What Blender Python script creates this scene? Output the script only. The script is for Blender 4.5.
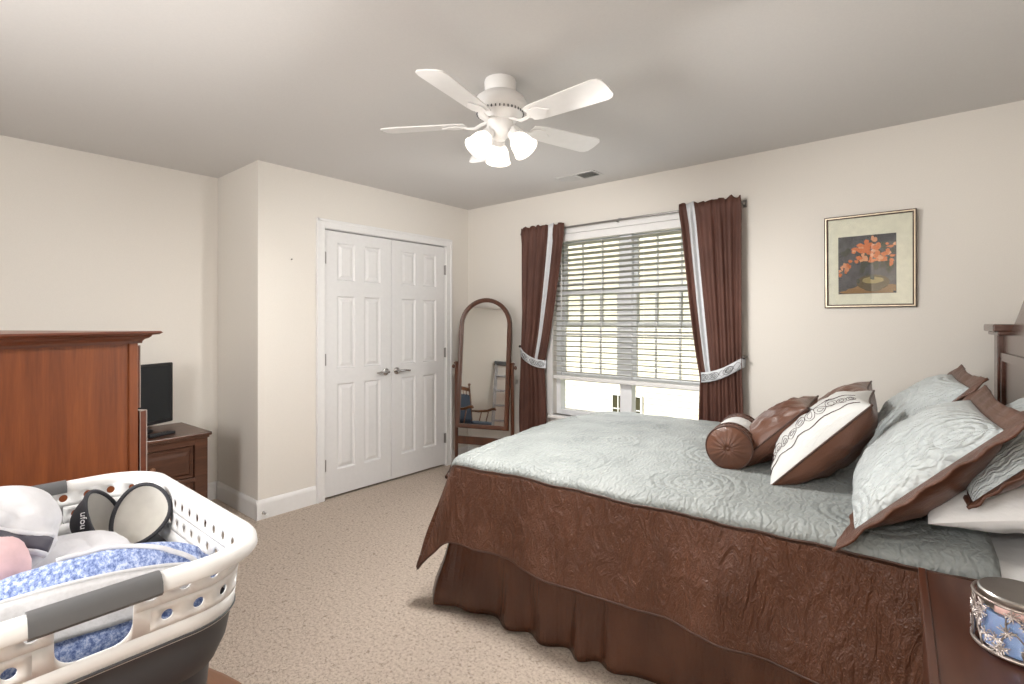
import bpy, bmesh, math, random
from mathutils import Vector, Matrix, noise

# ------------------------------------------------------------------ clear
for o in list(bpy.data.objects):
    bpy.data.objects.remove(o, do_unlink=True)
SC = bpy.context.scene
COL = SC.collection
PI = math.pi
R = math.radians
random.seed(7)

# ------------------------------------------------------------------ camera
CAM_Z = 1.345
cam_d = bpy.data.cameras.new('camera')
cam = bpy.data.objects.new('camera', cam_d)
COL.objects.link(cam)
cam_d.sensor_width = 36
cam_d.lens = 511 / 1024 * 36
cam_d.shift_y = -20 / 1024
cam_d.clip_start = 0.02
cam.location = (0, 0, CAM_Z)
cam.rotation_euler = (R(90), 0, R(39.95))
SC.camera = cam

# ------------------------------------------------------------------ exposure, sky, sun, daylight
SC.view_settings.view_transform = 'Standard'
SC.view_settings.look = 'None'
SC.view_settings.exposure = 0.34
SC.view_settings.gamma = 1.0
SC.view_settings.use_curve_mapping = False

w = bpy.data.worlds.new('sky')
SC.world = w
w.use_nodes = True
wn = w.node_tree
sky = wn.nodes.new('ShaderNodeTexSky')
sky.sky_type = 'HOSEK_WILKIE'
sky.sun_direction = (-0.3, -0.6, 0.75)
sky.turbidity = 3.5
bg = wn.nodes['Background']
bg.inputs['Strength'].default_value = 1.0
wn.links.new(sky.outputs[0], bg.inputs['Color'])


def light(name, kind, loc, energy, color=(1, 1, 1), rot=(0, 0, 0), **kw):
    d = bpy.data.lights.new(name, kind)
    d.energy = energy
    d.color = color
    for k, v in kw.items():
        setattr(d, k, v)
    o = bpy.data.objects.new(name, d)
    o.location = loc
    o.rotation_euler = rot
    COL.objects.link(o)
    return o


# sun comes over this house and falls on the neighbour's facade
light('sun', 'SUN', (0, -5, 12), 9.0, (1, .96, .88), (R(40), 0, R(-18)), angle=R(1))
# daylight entering through the bedroom window
light('window_daylight', 'AREA', (-1.875, 3.542, 1.25), 6, (.93, .97, 1), (R(-90), 0, 0),
      shape='RECTANGLE', size=1.25, size_y=1.2)
# added fill light, set at an invented near-wall window (behind the photographer)
light('near_fill_light', 'AREA', (-1.75, -1.03, 1.45), 44, (1, .985, .96), (R(90), 0, 0),
      shape='RECTANGLE', size=1.1, size_y=1.3)

# added fill light from the hall, entering by the doorway behind the photographer
light('hall_fill_light', 'AREA', (-.2, -1.75, 2.3), 62, (1, .96, .9), (R(38), 0, R(4)), shape='DISK', size=.5)

# ------------------------------------------------------------------ node helpers
def mat_base(name, rough=.5, color=None, metal=0.0, spec=None):
    m = bpy.data.materials.new(name)
    m.use_nodes = True
    b = m.node_tree.nodes['Principled BSDF']
    b.inputs['Roughness'].default_value = rough
    b.inputs['Metallic'].default_value = metal
    if spec is not None:
        b.inputs['Specular IOR Level'].default_value = spec
    if color:
        b.inputs['Base Color'].default_value = (*color, 1)
    return m, m.node_tree, b


def N(nt, t, **kw):
    n = nt.nodes.new('ShaderNode' + t)
    for k, v in kw.items():
        if k.startswith('i_'):
            n.inputs[k[2:].replace('_', ' ')].default_value = v
        else:
            setattr(n, k, v)
    return n


def math_n(nt, op, a, b=None, c=None):
    n = nt.nodes.new('ShaderNodeMath')
    n.operation = op
    for i, x in enumerate((a, b, c)):
        if x is None:
            continue
        if isinstance(x, (int, float)):
            n.inputs[i].default_value = x
        else:
            nt.links.new(x, n.inputs[i])
    return n.outputs[0]


def coords(nt, kind='Object', scale=(1, 1, 1), rot=(0, 0, 0)):
    tc = nt.nodes.new('ShaderNodeTexCoord')
    mp = nt.nodes.new('ShaderNodeMapping')
    mp.inputs['Scale'].default_value = scale
    mp.inputs['Rotation'].default_value = rot
    nt.links.new(tc.outputs[kind], mp.inputs['Vector'])
    return mp.outputs[0]


def ramp(nt, fac, stops):
    r = nt.nodes.new('ShaderNodeValToRGB')
    e = r.color_ramp.elements
    while len(e) < len(stops):
        e.new(.5)
    for el, (p, c) in zip(e, stops):
        el.position = p
        el.color = (*c, 1)
    nt.links.new(fac, r.inputs[0])
    return r.outputs[0]


def bump(nt, b, height, strength=.3, dist=.01):
    n = nt.nodes.new('ShaderNodeBump')
    n.inputs['Strength'].default_value = strength
    n.inputs['Distance'].default_value = dist
    nt.links.new(height, n.inputs['Height'])
    nt.links.new(n.outputs[0], b.inputs['Normal'])


def noise_tex(nt, vec, scale, detail=3, rough=.5, dist=0):
    n = nt.nodes.new('ShaderNodeTexNoise')
    n.inputs['Scale'].default_value = scale
    n.inputs['Detail'].default_value = detail
    n.inputs['Roughness'].default_value = rough
    n.inputs['Distortion'].default_value = dist
    nt.links.new(vec, n.inputs['Vector'])
    return n.outputs[0]


def mix(nt, fac, a, b):
    n = nt.nodes.new('ShaderNodeMix')
    n.data_type = 'RGBA'
    for sock, v in ((n.inputs[0], fac), (n.inputs[6], a), (n.inputs[7], b)):
        if isinstance(v, tuple):
            sock.default_value = (*v, 1)
        elif isinstance(v, (int, float)):
            sock.default_value = v
        else:
            nt.links.new(v, sock)
    return n.outputs[2]


def simple(name, color, rough=.5, metal=0.0, nscale=0, nbump=.1, dist=.002, vary=.04, spec=None):
    m, nt, b = mat_base(name, rough, color, metal, spec)
    v = coords(nt)
    f = noise_tex(nt, v, nscale or 30, 4)
    c2 = tuple(max(0, x * (1 - vary * 2)) for x in color)
    c3 = tuple(min(1, x * (1 + vary)) for x in color)
    nt.links.new(ramp(nt, f, [(.3, c2), (.7, c3)]), b.inputs['Base Color'])
    if nscale:
        bump(nt, b, f, nbump, dist)
    return m


def wood(name, dark, light_, axis='X', rough=.35, scale=1.0, coat=.15):
    m, nt, b = mat_base(name, rough)
    sc = {'X': (1.2, 14, 14), 'Y': (14, 1.2, 14), 'Z': (14, 14, 1.2)}[axis]
    v = coords(nt, 'Object', tuple(s * scale for s in sc))
    f = noise_tex(nt, v, 1.6, 6, .6, .6)
    f2 = noise_tex(nt, v, 9, 3, .6)
    v2 = coords(nt, 'Object', tuple(.22 * s * scale for s in sc))
    f3 = noise_tex(nt, v2, 2, 2)
    s = math_n(nt, 'ADD', math_n(nt, 'MULTIPLY', f, .55), math_n(nt, 'MULTIPLY', f2, .2))
    s = math_n(nt, 'ADD', s, math_n(nt, 'MULTIPLY', f3, .25))
    nt.links.new(ramp(nt, s, [(.34, dark), (.66, light_)]), b.inputs['Base Color'])
    b.inputs['Coat Weight'].default_value = coat
    b.inputs['Coat Roughness'].default_value = .25
    bump(nt, b, f2, .05, .002)
    return m


M = {}
M['wall'] = simple('painted wall', (.735, .70, .65), .75, 0, 180, .06, .001, .012, .2)
M['ceiling'] = simple('painted ceiling', (.66, .645, .63), .9, 0, 120, .08, .001, .01, .1)
M['white'] = simple('white painted trim', (.78, .775, .77), .4, vary=.01)
M['door'] = simple('white painted door', (.74, .735, .735), .45, vary=.01)
M['vinyl'] = simple('white window vinyl', (.82, .84, .87), .4, vary=.01)
M['chrome'] = simple('satin chrome', (.55, .54, .53), .22, 1.0)
M['dark_metal'] = simple('dark bronze metal', (.06, .05, .045), .4, .8)
M['hinge'] = simple('brushed hinge metal', (.33, .32, .31), .35, .9)
M['wood_cherry'] = wood('cherry wood', (.16, .038, .010), (.34, .095, .024), 'Z', .4, coat=.03)
M['wood_cherry_h'] = wood('cherry wood horizontal', (.11, .028, .012), (.21, .06, .025), 'Y', .3, coat=.1)
M['wood_dark'] = wood('dark walnut wood', (.035, .014, .008), (.12, .05, .028), 'Y', .35)
M['wood_night'] = wood('espresso cherry wood', (.045, .015, .009), (.085, .030, .016), 'Y', .3, coat=.05)
M['wood_mirror'] = wood('mahogany wood', (.045, .016, .008), (.12, .042, .02), 'Z', .3)
M['wood_oak'] = wood('honey oak wood', (.12, .04, .012), (.22, .085, .028), 'X', .35, coat=.05)
M['wood_head'] = wood('headboard wood', (.06, .024, .016), (.13, .06, .043), 'Y', .22, coat=.5)
M['rubber_grey'] = simple('soft grey plastic', (.060, .064, .071), .5, vary=.02)
M['grip_grey'] = simple('grey grip plastic', (.12, .122, .127), .45, vary=.02)
M['plastic_white'] = simple('white plastic', (.84, .84, .84), .35, vary=.01)
M['black_plastic'] = simple('black plastic', (.012, .012, .014), .35)
M['aluminium'] = simple('grey aluminium', (.36, .36, .38), .4, .7)
M['white_sheet'] = simple('white cotton', (.8, .8, .8), .9, 0, 14, .35, .02, .01)
M['fan_white'] = simple('white fan enamel', (.90, .89, .88), .4, vary=.01)

# carpet
m, nt, b = mat_base('beige carpet', .95)
v = coords(nt)
f1 = noise_tex(nt, v, 260, 3, .7)
f2 = noise_tex(nt, v, 75, 3, .7)
f3 = noise_tex(nt, v, 4, 3)
f4 = noise_tex(nt, v, 38, 4, .75)
c = ramp(nt, f2, [(.33, (.32, .24, .19)), (.46, (.56, .46, .38)), (.62, (.70, .60, .515))])
c = mix(nt, math_n(nt, 'MULTIPLY', f1, .35), c, (.78, .69, .60))
spk = math_n(nt, 'LESS_THAN', noise_tex(nt, v, 30, 4, .72), .385)
c = mix(nt, math_n(nt, 'MULTIPLY', spk, .62), c, (.27, .20, .15))
c = mix(nt, math_n(nt, 'MULTIPLY', f3, .18), c, (.55, .45, .37))
nt.links.new(c, b.inputs['Base Color'])
b.inputs['Specular IOR Level'].default_value = .1
hh = math_n(nt, 'ADD', f1, math_n(nt, 'MULTIPLY', f2, 1.2))
bump(nt, b, hh, .9, .012)
M['carpet'] = m


def quilt(name, ca, cb, rough=.55, med=.56, rings=95, sheen=.1, strength=.6, sc=1.0, off=(0, 0)):
    """light matelasse: ringed paisley medallions with a vermicelli ground (UV in metres)"""
    m, nt, b = mat_base(name, rough)
    tc = nt.nodes.new('ShaderNodeTexCoord')
    mp = nt.nodes.new('ShaderNodeMapping')
    mp.inputs['Location'].default_value = (off[0], off[1], 0)
    nt.links.new(tc.outputs['UV'], mp.inputs['Vector'])
    uv = mp.outputs[0]
    nz = nt.nodes.new('ShaderNodeTexNoise')
    nz.inputs['Scale'].default_value = 9
    nt.links.new(uv, nz.inputs['Vector'])
    warp = nt.nodes.new('ShaderNodeVectorMath'); warp.operation = 'MULTIPLY_ADD'
    nt.links.new(nz.outputs['Color'], warp.inputs[0])
    warp.inputs[1].default_value = (.014, .014, 0)
    nt.links.new(uv, warp.inputs[2])
    sep = nt.nodes.new('ShaderNodeSeparateXYZ')
    nt.links.new(warp.outputs[0], sep.inputs[0])
    fx = math_n(nt, 'SUBTRACT', math_n(nt, 'FRACT', math_n(nt, 'DIVIDE', sep.outputs[0], med)), .5)
    fy = math_n(nt, 'SUBTRACT', math_n(nt, 'FRACT', math_n(nt, 'DIVIDE', sep.outputs[1], med * .72)), .5)
    d = math_n(nt, 'SQRT', math_n(nt, 'ADD', math_n(nt, 'MULTIPLY', fx, fx),
                                  math_n(nt, 'MULTIPLY', math_n(nt, 'MULTIPLY', fy, fy), .6)))
    ring = math_n(nt, 'ABSOLUTE', math_n(nt, 'SINE', math_n(nt, 'MULTIPLY', d, rings * .5)))
    inside = math_n(nt, 'LESS_THAN', d, .33)
    vo = nt.nodes.new('ShaderNodeTexVoronoi')
    vo.feature = 'SMOOTH_F1'
    vo.inputs['Scale'].default_value = 55 * sc
    nt.links.new(warp.outputs[0], vo.inputs['Vector'])
    wv = nt.nodes.new('ShaderNodeTexWave')
    wv.inputs['Scale'].default_value = 14 * sc
    wv.inputs['Distortion'].default_value = 9
    wv.inputs['Detail Scale'].default_value = 2.2
    nt.links.new(uv, wv.inputs['Vector'])
    ground = math_n(nt, 'ADD', math_n(nt, 'MULTIPLY', vo.outputs['Distance'], 1.0),
                    math_n(nt, 'MULTIPLY', wv.outputs['Fac'], .5))
    h = math_n(nt, 'ADD', math_n(nt, 'MULTIPLY', inside, math_n(nt, 'MULTIPLY', ring, .9)),
               math_n(nt, 'MULTIPLY', ground, .8))
    big = noise_tex(nt, uv, 6, 3)
    h = math_n(nt, 'ADD', h, math_n(nt, 'MULTIPLY', big, 1.6))
    bump(nt, b, h, strength, .007)
    nt.links.new(ramp(nt, noise_tex(nt, uv, 5, 3), [(.3, ca), (.7, cb)]), b.inputs['Base Color'])
    b.inputs['Sheen Weight'].default_value = sheen
    return m


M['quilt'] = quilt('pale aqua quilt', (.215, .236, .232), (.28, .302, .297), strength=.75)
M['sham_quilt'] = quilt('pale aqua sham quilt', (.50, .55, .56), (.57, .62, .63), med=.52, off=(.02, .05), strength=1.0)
M['sham_quilt_b'] = quilt('pale aqua sham quilt close', (.50, .55, .56), (.57, .62, .63), med=.52, off=(.21, .25), strength=1.0)


def crinkle(name, ca, cb, rough=.5, stretch=(26, 5), strength=.8, sheen=.0, kind='UV', dist=.012):
    m, nt, b = mat_base(name, rough)
    v = coords(nt, kind, (stretch[0], stretch[1], stretch[1] if kind == 'UV' else stretch[0]))
    f = noise_tex(nt, v, 1, 4, .6, 1.2)
    g = noise_tex(nt, coords(nt, kind, (95, 55, 55)), 1, 2, .5, 2)
    bump(nt, b, math_n(nt, 'ADD', f, math_n(nt, 'MULTIPLY', g, .2)), strength, dist)
    lf = noise_tex(nt, coords(nt, kind, (7, 4, 4)), 1, 2)
    nt.links.new(ramp(nt, lf, [(.3, ca), (.7, cb)]), b.inputs['Base Color'])
    b.inputs['Sheen Weight'].default_value = sheen
    return m


BR_A, BR_B = (.085, .030, .014), (.105, .039, .019)
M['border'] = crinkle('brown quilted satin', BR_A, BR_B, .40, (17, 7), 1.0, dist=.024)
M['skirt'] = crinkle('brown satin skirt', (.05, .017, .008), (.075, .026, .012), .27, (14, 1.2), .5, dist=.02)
M['satin'] = crinkle('brown cushion satin', BR_A, (.14, .06, .036), .33, (14, 6), .35)
M['ruched'] = crinkle('brown ruched satin', BR_A, (.15, .064, .04), .35, (34, 5), .9)
M['flange'] = crinkle('brown pleated flange', BR_A, (.135, .058, .036), .42, (9, 60), .7)
M['piping'] = simple('brown piping', (.06, .024, .014), .5)
M['curtain'] = crinkle('brown curtain fabric', (.07, .026, .017), (.105, .041, .028), .7, (40, 3), .15, kind='Object')
M['curtain_stripe'] = simple('pale curtain stripe', (.62, .64, .67), .6, vary=.03)
M['accent_white'] = crinkle('white cushion satin', (.58, .59, .58), (.68, .69, .68), .4, (18, 5), .55)
M['embroidery'] = simple('dark embroidery thread', (.06, .03, .03), .6)
M['blue_heather'] = None
m, nt, b = mat_base('blue heather jersey', .95)
v = coords(nt, 'Object', (60, 160, 160))
f = noise_tex(nt, v, 1, 4, .75)
nt.links.new(ramp(nt, f, [(.36, (.07, .11, .27)), (.5, (.22, .29, .52)), (.62, (.48, .54, .70))]), b.inputs['Base Color'])
bump(nt, b, f, .4, .003)
M['blue_heather'] = m
M['grey_knit'] = simple('light grey knit', (.55, .55, .57), .95, 0, 150, .4, .002)
M['white_fleece'] = simple('white jacket cloth', (.64, .64, .67), .95, 0, 40, .35, .006, .02)
M['pink_cloth'] = simple('pale pink cloth', (.72, .50, .52), .95, 0, 60, .3, .004, .03)
M['cream_pad'] = simple('cream padding', (.62, .60, .56), .8, 0, 60, .1, .002, .02)
M['charcoal'] = simple('charcoal stretch cloth', (.03, .03, .037), .75, 0, 200, .3, .002)
M['navy'] = simple('navy cushion cloth', (.02, .035, .06), .8, 0, 60, .2)
M['zip'] = simple('grey zip tape', (.06, .055, .075), .6)

m, nt, b = mat_base('mirror glass', .02, (.86, .88, .87), 1.0)
M['mirror'] = m
# thin glass: fresnel reflection over clear transmission
m = bpy.data.materials.new('window glass'); m.use_nodes = True
nt = m.node_tree
nt.nodes.remove(nt.nodes['Principled BSDF'])
tr = N(nt, 'BsdfTransparent'); tr.inputs[0].default_value = (.985, .99, .985, 1)
gl = N(nt, 'BsdfGlossy'); gl.inputs['Roughness'].default_value = .02
lw = N(nt, 'LayerWeight'); lw.inputs['Blend'].default_value = .5
fr = N(nt, 'Math', operation='MULTIPLY_ADD'); pw5 = N(nt, 'Math', operation='POWER'); pw5.inputs[1].default_value = 4.5
nt.links.new(lw.outputs['Facing'], pw5.inputs[0]); nt.links.new(pw5.outputs[0], fr.inputs[0]); fr.inputs[1].default_value = .8; fr.inputs[2].default_value = .045
mx = N(nt, 'MixShader')
nt.links.new(fr.outputs[0], mx.inputs[0]); nt.links.new(tr.outputs[0], mx.inputs[1]); nt.links.new(gl.outputs[0], mx.inputs[2])
nt.links.new(mx.outputs[0], nt.nodes['Material Output'].inputs[0])
M['glass'] = m

# frosted lit lamp shades
m, nt, b = mat_base('lit frosted glass', .4, (.9, .88, .84))
b.inputs['Emission Color'].default_value = (1, .93, .84, 1)
b.inputs['Emission Strength'].default_value = 1.15
M['lampglass'] = m
m, nt, b = mat_base('lit bulb', .4, (1, 1, 1))
b.inputs['Emission Color'].default_value = (1, .86, .66, 1)
b.inputs['Emission Strength'].default_value = 8
M['bulb'] = m

# blind slat : slightly translucent off-white
m, nt, b = mat_base('blind slat', .5, (.42, .415, .36))
M['slat'] = m
M['siding'] = simple('beige lap siding', (.80, .74, .62), .7, vary=.02)
M['lawn'] = simple('lawn grass', (.10, .17, .05), .95, 0, 40, .5, .05, .3)
M['dark_glass'] = simple('dark window pane', (.06, .055, .03), .35)
M['roof'] = simple('grey shingles', (.12, .11, .11), .9, 0, 30, .4, .02)

# ------------------------------------------------------------------ mesh helpers
class MB:
    def __init__(self):
        self.v = []; self.f = []; self.mi = []; self.uv = {}
        self.cur = 0

    def add(self, vs, fs):
        o = len(self.v)
        self.v += [Vector(p) for p in vs]
        for f in fs:
            self.f.append([i + o for i in f]); self.mi.append(self.cur)
        return o

    def box(self, a, b_, mtx=None):
        x0, y0, z0 = a; x1, y1, z1 = b_
        vs = [Vector(p) for p in ((x0, y0, z0), (x1, y0, z0), (x1, y1, z0), (x0, y1, z0),
                                  (x0, y0, z1), (x1, y0, z1), (x1, y1, z1), (x0, y1, z1))]
        if mtx: vs = [mtx @ p for p in vs]
        self.add(vs, [(3, 2, 1, 0), (4, 5, 6, 7), (0, 1, 5, 4), (1, 2, 6, 5), (2, 3, 7, 6), (3, 0, 4, 7)])
        return self

    def lathe(self, prof, seg=32, mtx=None, cap=True):
        vs = []; n = len(prof)
        for k in range(seg):
            a = 2 * PI * k / seg
            for r, z in prof:
                p = Vector((r * math.cos(a), r * math.sin(a), z))
                vs.append(mtx @ p if mtx else p)
        fs = []
        for k in range(seg):
            k2 = (k + 1) % seg
            for i in range(n - 1):
                fs.append((k * n + i, k2 * n + i, k2 * n + i + 1, k * n + i + 1))
        if cap:
            if prof[0][0] > 1e-5: fs.append([k * n for k in range(seg)][::-1])
            if prof[-1][0] > 1e-5: fs.append([k * n + n - 1 for k in range(seg)])
        self.add(vs, fs)
        return self

    def tube(self, pts, rad, seg=10, closed=False, squash=None):
        """swept tube; rad is a number, or a list per point"""
        pts = [Vector(p) for p in pts]; n = len(pts)
        rads = rad if isinstance(rad, (list, tuple)) else [rad] * n
        T = []
        for i in range(n):
            if closed: t = pts[(i + 1) % n] - pts[(i - 1) % n]
            else: t = pts[min(i + 1, n - 1)] - pts[max(i - 1, 0)]
            T.append(t.normalized() if t.length > 1e-9 else Vector((0, 0, 1)))
        up = Vector((0, 0, 1)) if abs(T[0].z) < .9 else Vector((1, 0, 0))
        a = (up - T[0] * up.dot(T[0])).normalized()
        vs = []
        for i in range(n):
            a = (a - T[i] * a.dot(T[i])).normalized()
            c = T[i].cross(a)
            for k in range(seg):
                th = 2 * PI * k / seg
                sx, sy = squash or (1, 1)
                vs.append(pts[i] + (a * math.cos(th) * sx + c * math.sin(th) * sy) * rads[i])
        fs = []
        for i in range(n if closed else n - 1):
            j = (i + 1) % n
            for k in range(seg):
                k2 = (k + 1) % seg
                fs.append((i * seg + k, i * seg + k2, j * seg + k2, j * seg + k))
        if not closed:
            fs.append(list(range(seg))[::-1]); fs.append([(n - 1) * seg + k for k in range(seg)])
        self.add(vs, fs)
        return self

    def prism(self, poly, z0, z1, mtx=None):
        n = len(poly)
        vs = [Vector((x, y, z0)) for x, y in poly] + [Vector((x, y, z1)) for x, y in poly]
        if mtx: vs = [mtx @ p for p in vs]
        fs = [list(range(n))[::-1], list(range(n, 2 * n))]
        for i in range(n):
            j = (i + 1) % n
            fs.append((i, j, n + j, n + i))
        self.add(vs, fs)
        return self

    def grid(self, fn, nu, nv, uvfn=None, keep=None, flip=False):
        """fn(i/nu, j/nv) -> point"""
        o = len(self.v)
        for i in range(nu + 1):
            for j in range(nv + 1):
                self.v.append(Vector(fn(i / nu, j / nv)))
                if uvfn: self.uv[len(self.v) - 1] = uvfn(i / nu, j / nv)
        for i in range(nu):
            for j in range(nv):
                if keep and not keep((i + .5) / nu, (j + .5) / nv): continue
                q = [o + i * (nv + 1) + j, o + (i + 1) * (nv + 1) + j, o + (i + 1) * (nv + 1) + j + 1, o + i * (nv + 1) + j + 1]
                self.f.append(q[::-1] if flip else q); self.mi.append(self.cur)
        return self

    def build(self, name, mat, parent=None, smooth=None, bevel=0, solid=0, sub=0, loc=None, rot=None, merge=0, soff=0):
        used = sorted({i for f in self.f for i in f})
        mp = {o: n for n, o in enumerate(used)}
        me = bpy.data.meshes.new(name)
        me.from_pydata([self.v[i] for i in used], [], [[mp[i] for i in f] for f in self.f])
        mats = mat if isinstance(mat, (list, tuple)) else [mat]
        for mm in mats: me.materials.append(mm)
        for p, k in zip(me.polygons, self.mi): p.material_index = min(k, len(mats) - 1)
        if self.uv:
            ul = me.uv_layers.new(name='UVMap')
            inv = {n: o for o, n in mp.items()}
            for lp in me.loops:
                ul.data[lp.index].uv = self.uv.get(inv[lp.vertex_index], (0, 0))
        if merge:
            bm = bmesh.new(); bm.from_mesh(me)
            bmesh.ops.remove_doubles(bm, verts=bm.verts, dist=merge)
            bmesh.ops.recalc_face_normals(bm, faces=bm.faces)
            bm.to_mesh(me); bm.free()
        me.update()
        if smooth:
            for p in me.polygons: p.use_smooth = True
            if smooth is not True: me.set_sharp_from_angle(angle=R(smooth))
        o = bpy.data.objects.new(name, me)
        COL.objects.link(o)
        if parent: o.parent = parent
        if loc: o.location = loc
        if rot: o.rotation_euler = rot
        if solid:
            md = o.modifiers.new('solid', 'SOLIDIFY'); md.thickness = solid; md.offset = soff
        if bevel:
            md = o.modifiers.new('bevel', 'BEVEL'); md.width = bevel; md.segments = 2
            md.limit_method = 'ANGLE'; md.angle_limit = R(40)
        if sub:
            md = o.modifiers.new('sub', 'SUBSURF'); md.levels = sub; md.render_levels = sub
        return o


def tag(o, label, cat, group=None, kind=None):
    if kind: o['kind'] = kind
    if label: o['label'] = label
    if cat: o['category'] = cat
    if group: o['group'] = group
    return o


def thing(name, label, cat, loc=(0, 0, 0), rotz=0, group=None):
    o = bpy.data.objects.new(name, None)
    o.empty_display_size = .1
    COL.objects.link(o)
    o.location = loc; o.rotation_euler = (0, 0, rotz)
    return tag(o, label, cat, group)


def struct(o):
    o['kind'] = 'structure'
    return o


def boxes(*bs):
    m = MB()
    for a, b_ in bs: m.box(a, b_)
    return m


def fbm(p, s=1.0, oct=3):
    t = 0; a = 1; q = Vector(p) * s
    for _ in range(oct):
        t += a * noise.noise(q); a *= .5; q = q * 2.03 + Vector((3.1, 1.7, .3))
    return t


def rot_to(d):
    return Vector(d).to_track_quat('Z', 'Y').to_matrix().to_4x4()


# ------------------------------------------------------------------ room shell
CEIL = 2.445
XL, XC, XR = -4.235, -3.552, .45         # left wall, closet front, headboard wall
YN, YR, YW = -1.05, 1.552, 3.572         # near wall, closet return, window wall
T = .12
struct(boxes(((XL - T, YN - T, -.1), (XR + T, YW + T, 0))).build('floor', M['carpet']))
struct(boxes(((XL - T, YN - T, CEIL), (XR + T, YW + T, CEIL + .1))).build('ceiling', M['ceiling']))
struct(boxes(((XL - T, YN - T, 0), (XL, YW + T, CEIL))).build('wall_left', M['wall']))
struct(boxes(((XR, YN - T, 0), (XR + T, YW + T, CEIL))).build('wall_right', M['wall']))
struct(boxes(((XL, YR, 0), (XC - T, YR + T, CEIL))).build('wall_return', M['wall']))
DY0, DY1, DZ = 2.045, 3.262, 2.045       # closet opening
struct(boxes(((XC - T, YR, 0), (XC, DY0 - .02, CEIL)), ((XC - T, DY1 + .02, 0), (XC, YW, CEIL)),
             ((XC - T, DY0 - .02, DZ + .02), (XC, DY1 + .02, CEIL))).build('wall_closet', M['wall']))
WX0, WX1, WZ0, WZ1 = -2.53, -1.22, .56, 2.08
struct(boxes(((XC - T - .7, YW, 0), (WX0, YW + T, CEIL)), ((WX1, YW, 0), (XR, YW + T, CEIL)),
             ((WX0, YW, 0), (WX1, YW + T, WZ0)), ((WX0, YW, WZ1), (WX1, YW + T, CEIL))).build('wall_window', M['wall']))
# near wall with an unseen window added for fill light (behind the photographer)
NX0, NX1, NZ0, NZ1 = -2.35, -1.15, .75, 2.1
OX0, OX1, OZ = -.70, .12, 2.04          # open doorway to the hall, added to let fill light in
struct(boxes(((XL, YN - T, 0), (NX0, YN, CEIL)), ((NX1, YN - T, 0), (OX0, YN, CEIL)), ((OX1, YN - T, 0), (XR, YN, CEIL)), ((OX0, YN - T, OZ), (OX1, YN, CEIL)),
             ((NX0, YN - T, 0), (NX1, YN, NZ0)), ((NX0, YN - T, NZ1), (NX1, YN, CEIL))).build('wall_near', M['wall']))

# hall beyond the open doorway
HYN = -2.5
struct(boxes(((OX0 - .3, HYN, -.1), (XR + T, YN - T, 0))).build('floor_hall', M['carpet']))
struct(boxes(((OX0 - .3, HYN, CEIL), (XR + T, YN - T, CEIL + .1))).build('ceiling_hall', M['ceiling']))
struct(boxes(((OX0 - .42, HYN - T, 0), (OX0 - .3, YN - T, CEIL)), ((XR, HYN - T, 0), (XR + T, YN - T, CEIL)), ((OX0 - .3, HYN - T, 0), (XR, HYN, CEIL))).build('wall_hall', M['wall']))
mbc = MB(); cwd = .07
for (a, b_) in (((OX0 - cwd, YN, 0), (OX0, YN + .02, OZ + cwd)), ((OX1, YN, 0), (OX1 + cwd, YN + .02, OZ + cwd)), ((OX0, YN, OZ), (OX1, YN + .02, OZ + cwd)),
                ((OX0, YN - T, 0), (OX0 + .015, YN, OZ)), ((OX1 - .015, YN - T, 0), (OX1, YN, OZ)), ((OX0, YN - T, OZ - .015), (OX1, YN, OZ))):
    mbc.box(a, b_)
struct(mbc.build('trim_4', M['white'], bevel=.003))


def baseboard(name, a, b_, nrm):
    """a,b: floor points along the wall face, nrm: into the room"""
    a = Vector((*a, 0)); b_ = Vector((*b_, 0)); n = Vector((*nrm, 0))
    prof = [(0, 0), (.014, 0), (.014, .105), (.011, .118), (.006, .128), (0, .132)]
    mb = MB(); vs = []
    for p in (a, b_):
        for d, z in prof: vs.append(p + n * d + Vector((0, 0, z)))
    k = len(prof)
    mb.add(vs, [(i, (i + 1) % k, k + (i + 1) % k, k + i) for i in range(k)] + [list(range(k)), list(range(k, 2 * k))[::-1]])
    return struct(mb.build(name, M['white']))


baseboard('baseboard_left', (XL, YN), (XL, YR), (1, 0))
baseboard('baseboard_return', (XL, YR), (XC + .012, YR), (0, -1))
baseboard('baseboard_closet', (XC, YR - .014), (XC, DY0 - .075), (1, 0))
baseboard('baseboard_corner', (XC, DY1 + .075), (XC, YW), (1, 0))
baseboard('baseboard_window', (XC, YW), (XR, YW), (0, -1))
baseboard('baseboard_right', (XR, YN), (XR, YW), (-1, 0))
baseboard('baseboard_near', (XL, YN), (OX0 - .07, YN), (0, 1))

# ------------------------------------------------------------------ closet doors
def casing_bars(mb, y0, y1, z1, x, wd=.062, th=.018):
    for (a, b_) in (((x, y0 - wd, 0), (x + th, y0, z1 + wd)), ((x, y1, 0), (x + th, y1 + wd, z1 + wd)),
                    ((x, y0, z1), (x + th, y1, z1 + wd))):
        mb.box(a, b_)
    # raised back band
    for (a, b_) in (((x, y0 - wd - .004, 0), (x + th + .008, y0 - wd + .014, z1 + wd + .004)),
                    ((x, y1 + wd - .014, 0), (x + th + .008, y1 + wd + .004, z1 + wd + .004)),
                    ((x, y0 - wd, z1 + wd - .014), (x + th + .008, y1 + wd, z1 + wd + .004))):
        mb.box(a, b_)


mb = MB()
casing_bars(mb, DY0 - .008, DY1 + .008, DZ + .008, XC)
# jamb lining
mb.box((XC - T, DY0 - .02, 0), (XC + .001, DY0 - .004, DZ + .02)); mb.box((XC - T, DY1 + .004, 0), (XC + .001, DY1 + .02, DZ + .02))
mb.box((XC - T, DY0 - .004, DZ + .004), (XC + .001, DY1 + .004, DZ + .02))
struct(mb.build('trim_1', M['white'], bevel=.003))


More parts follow.
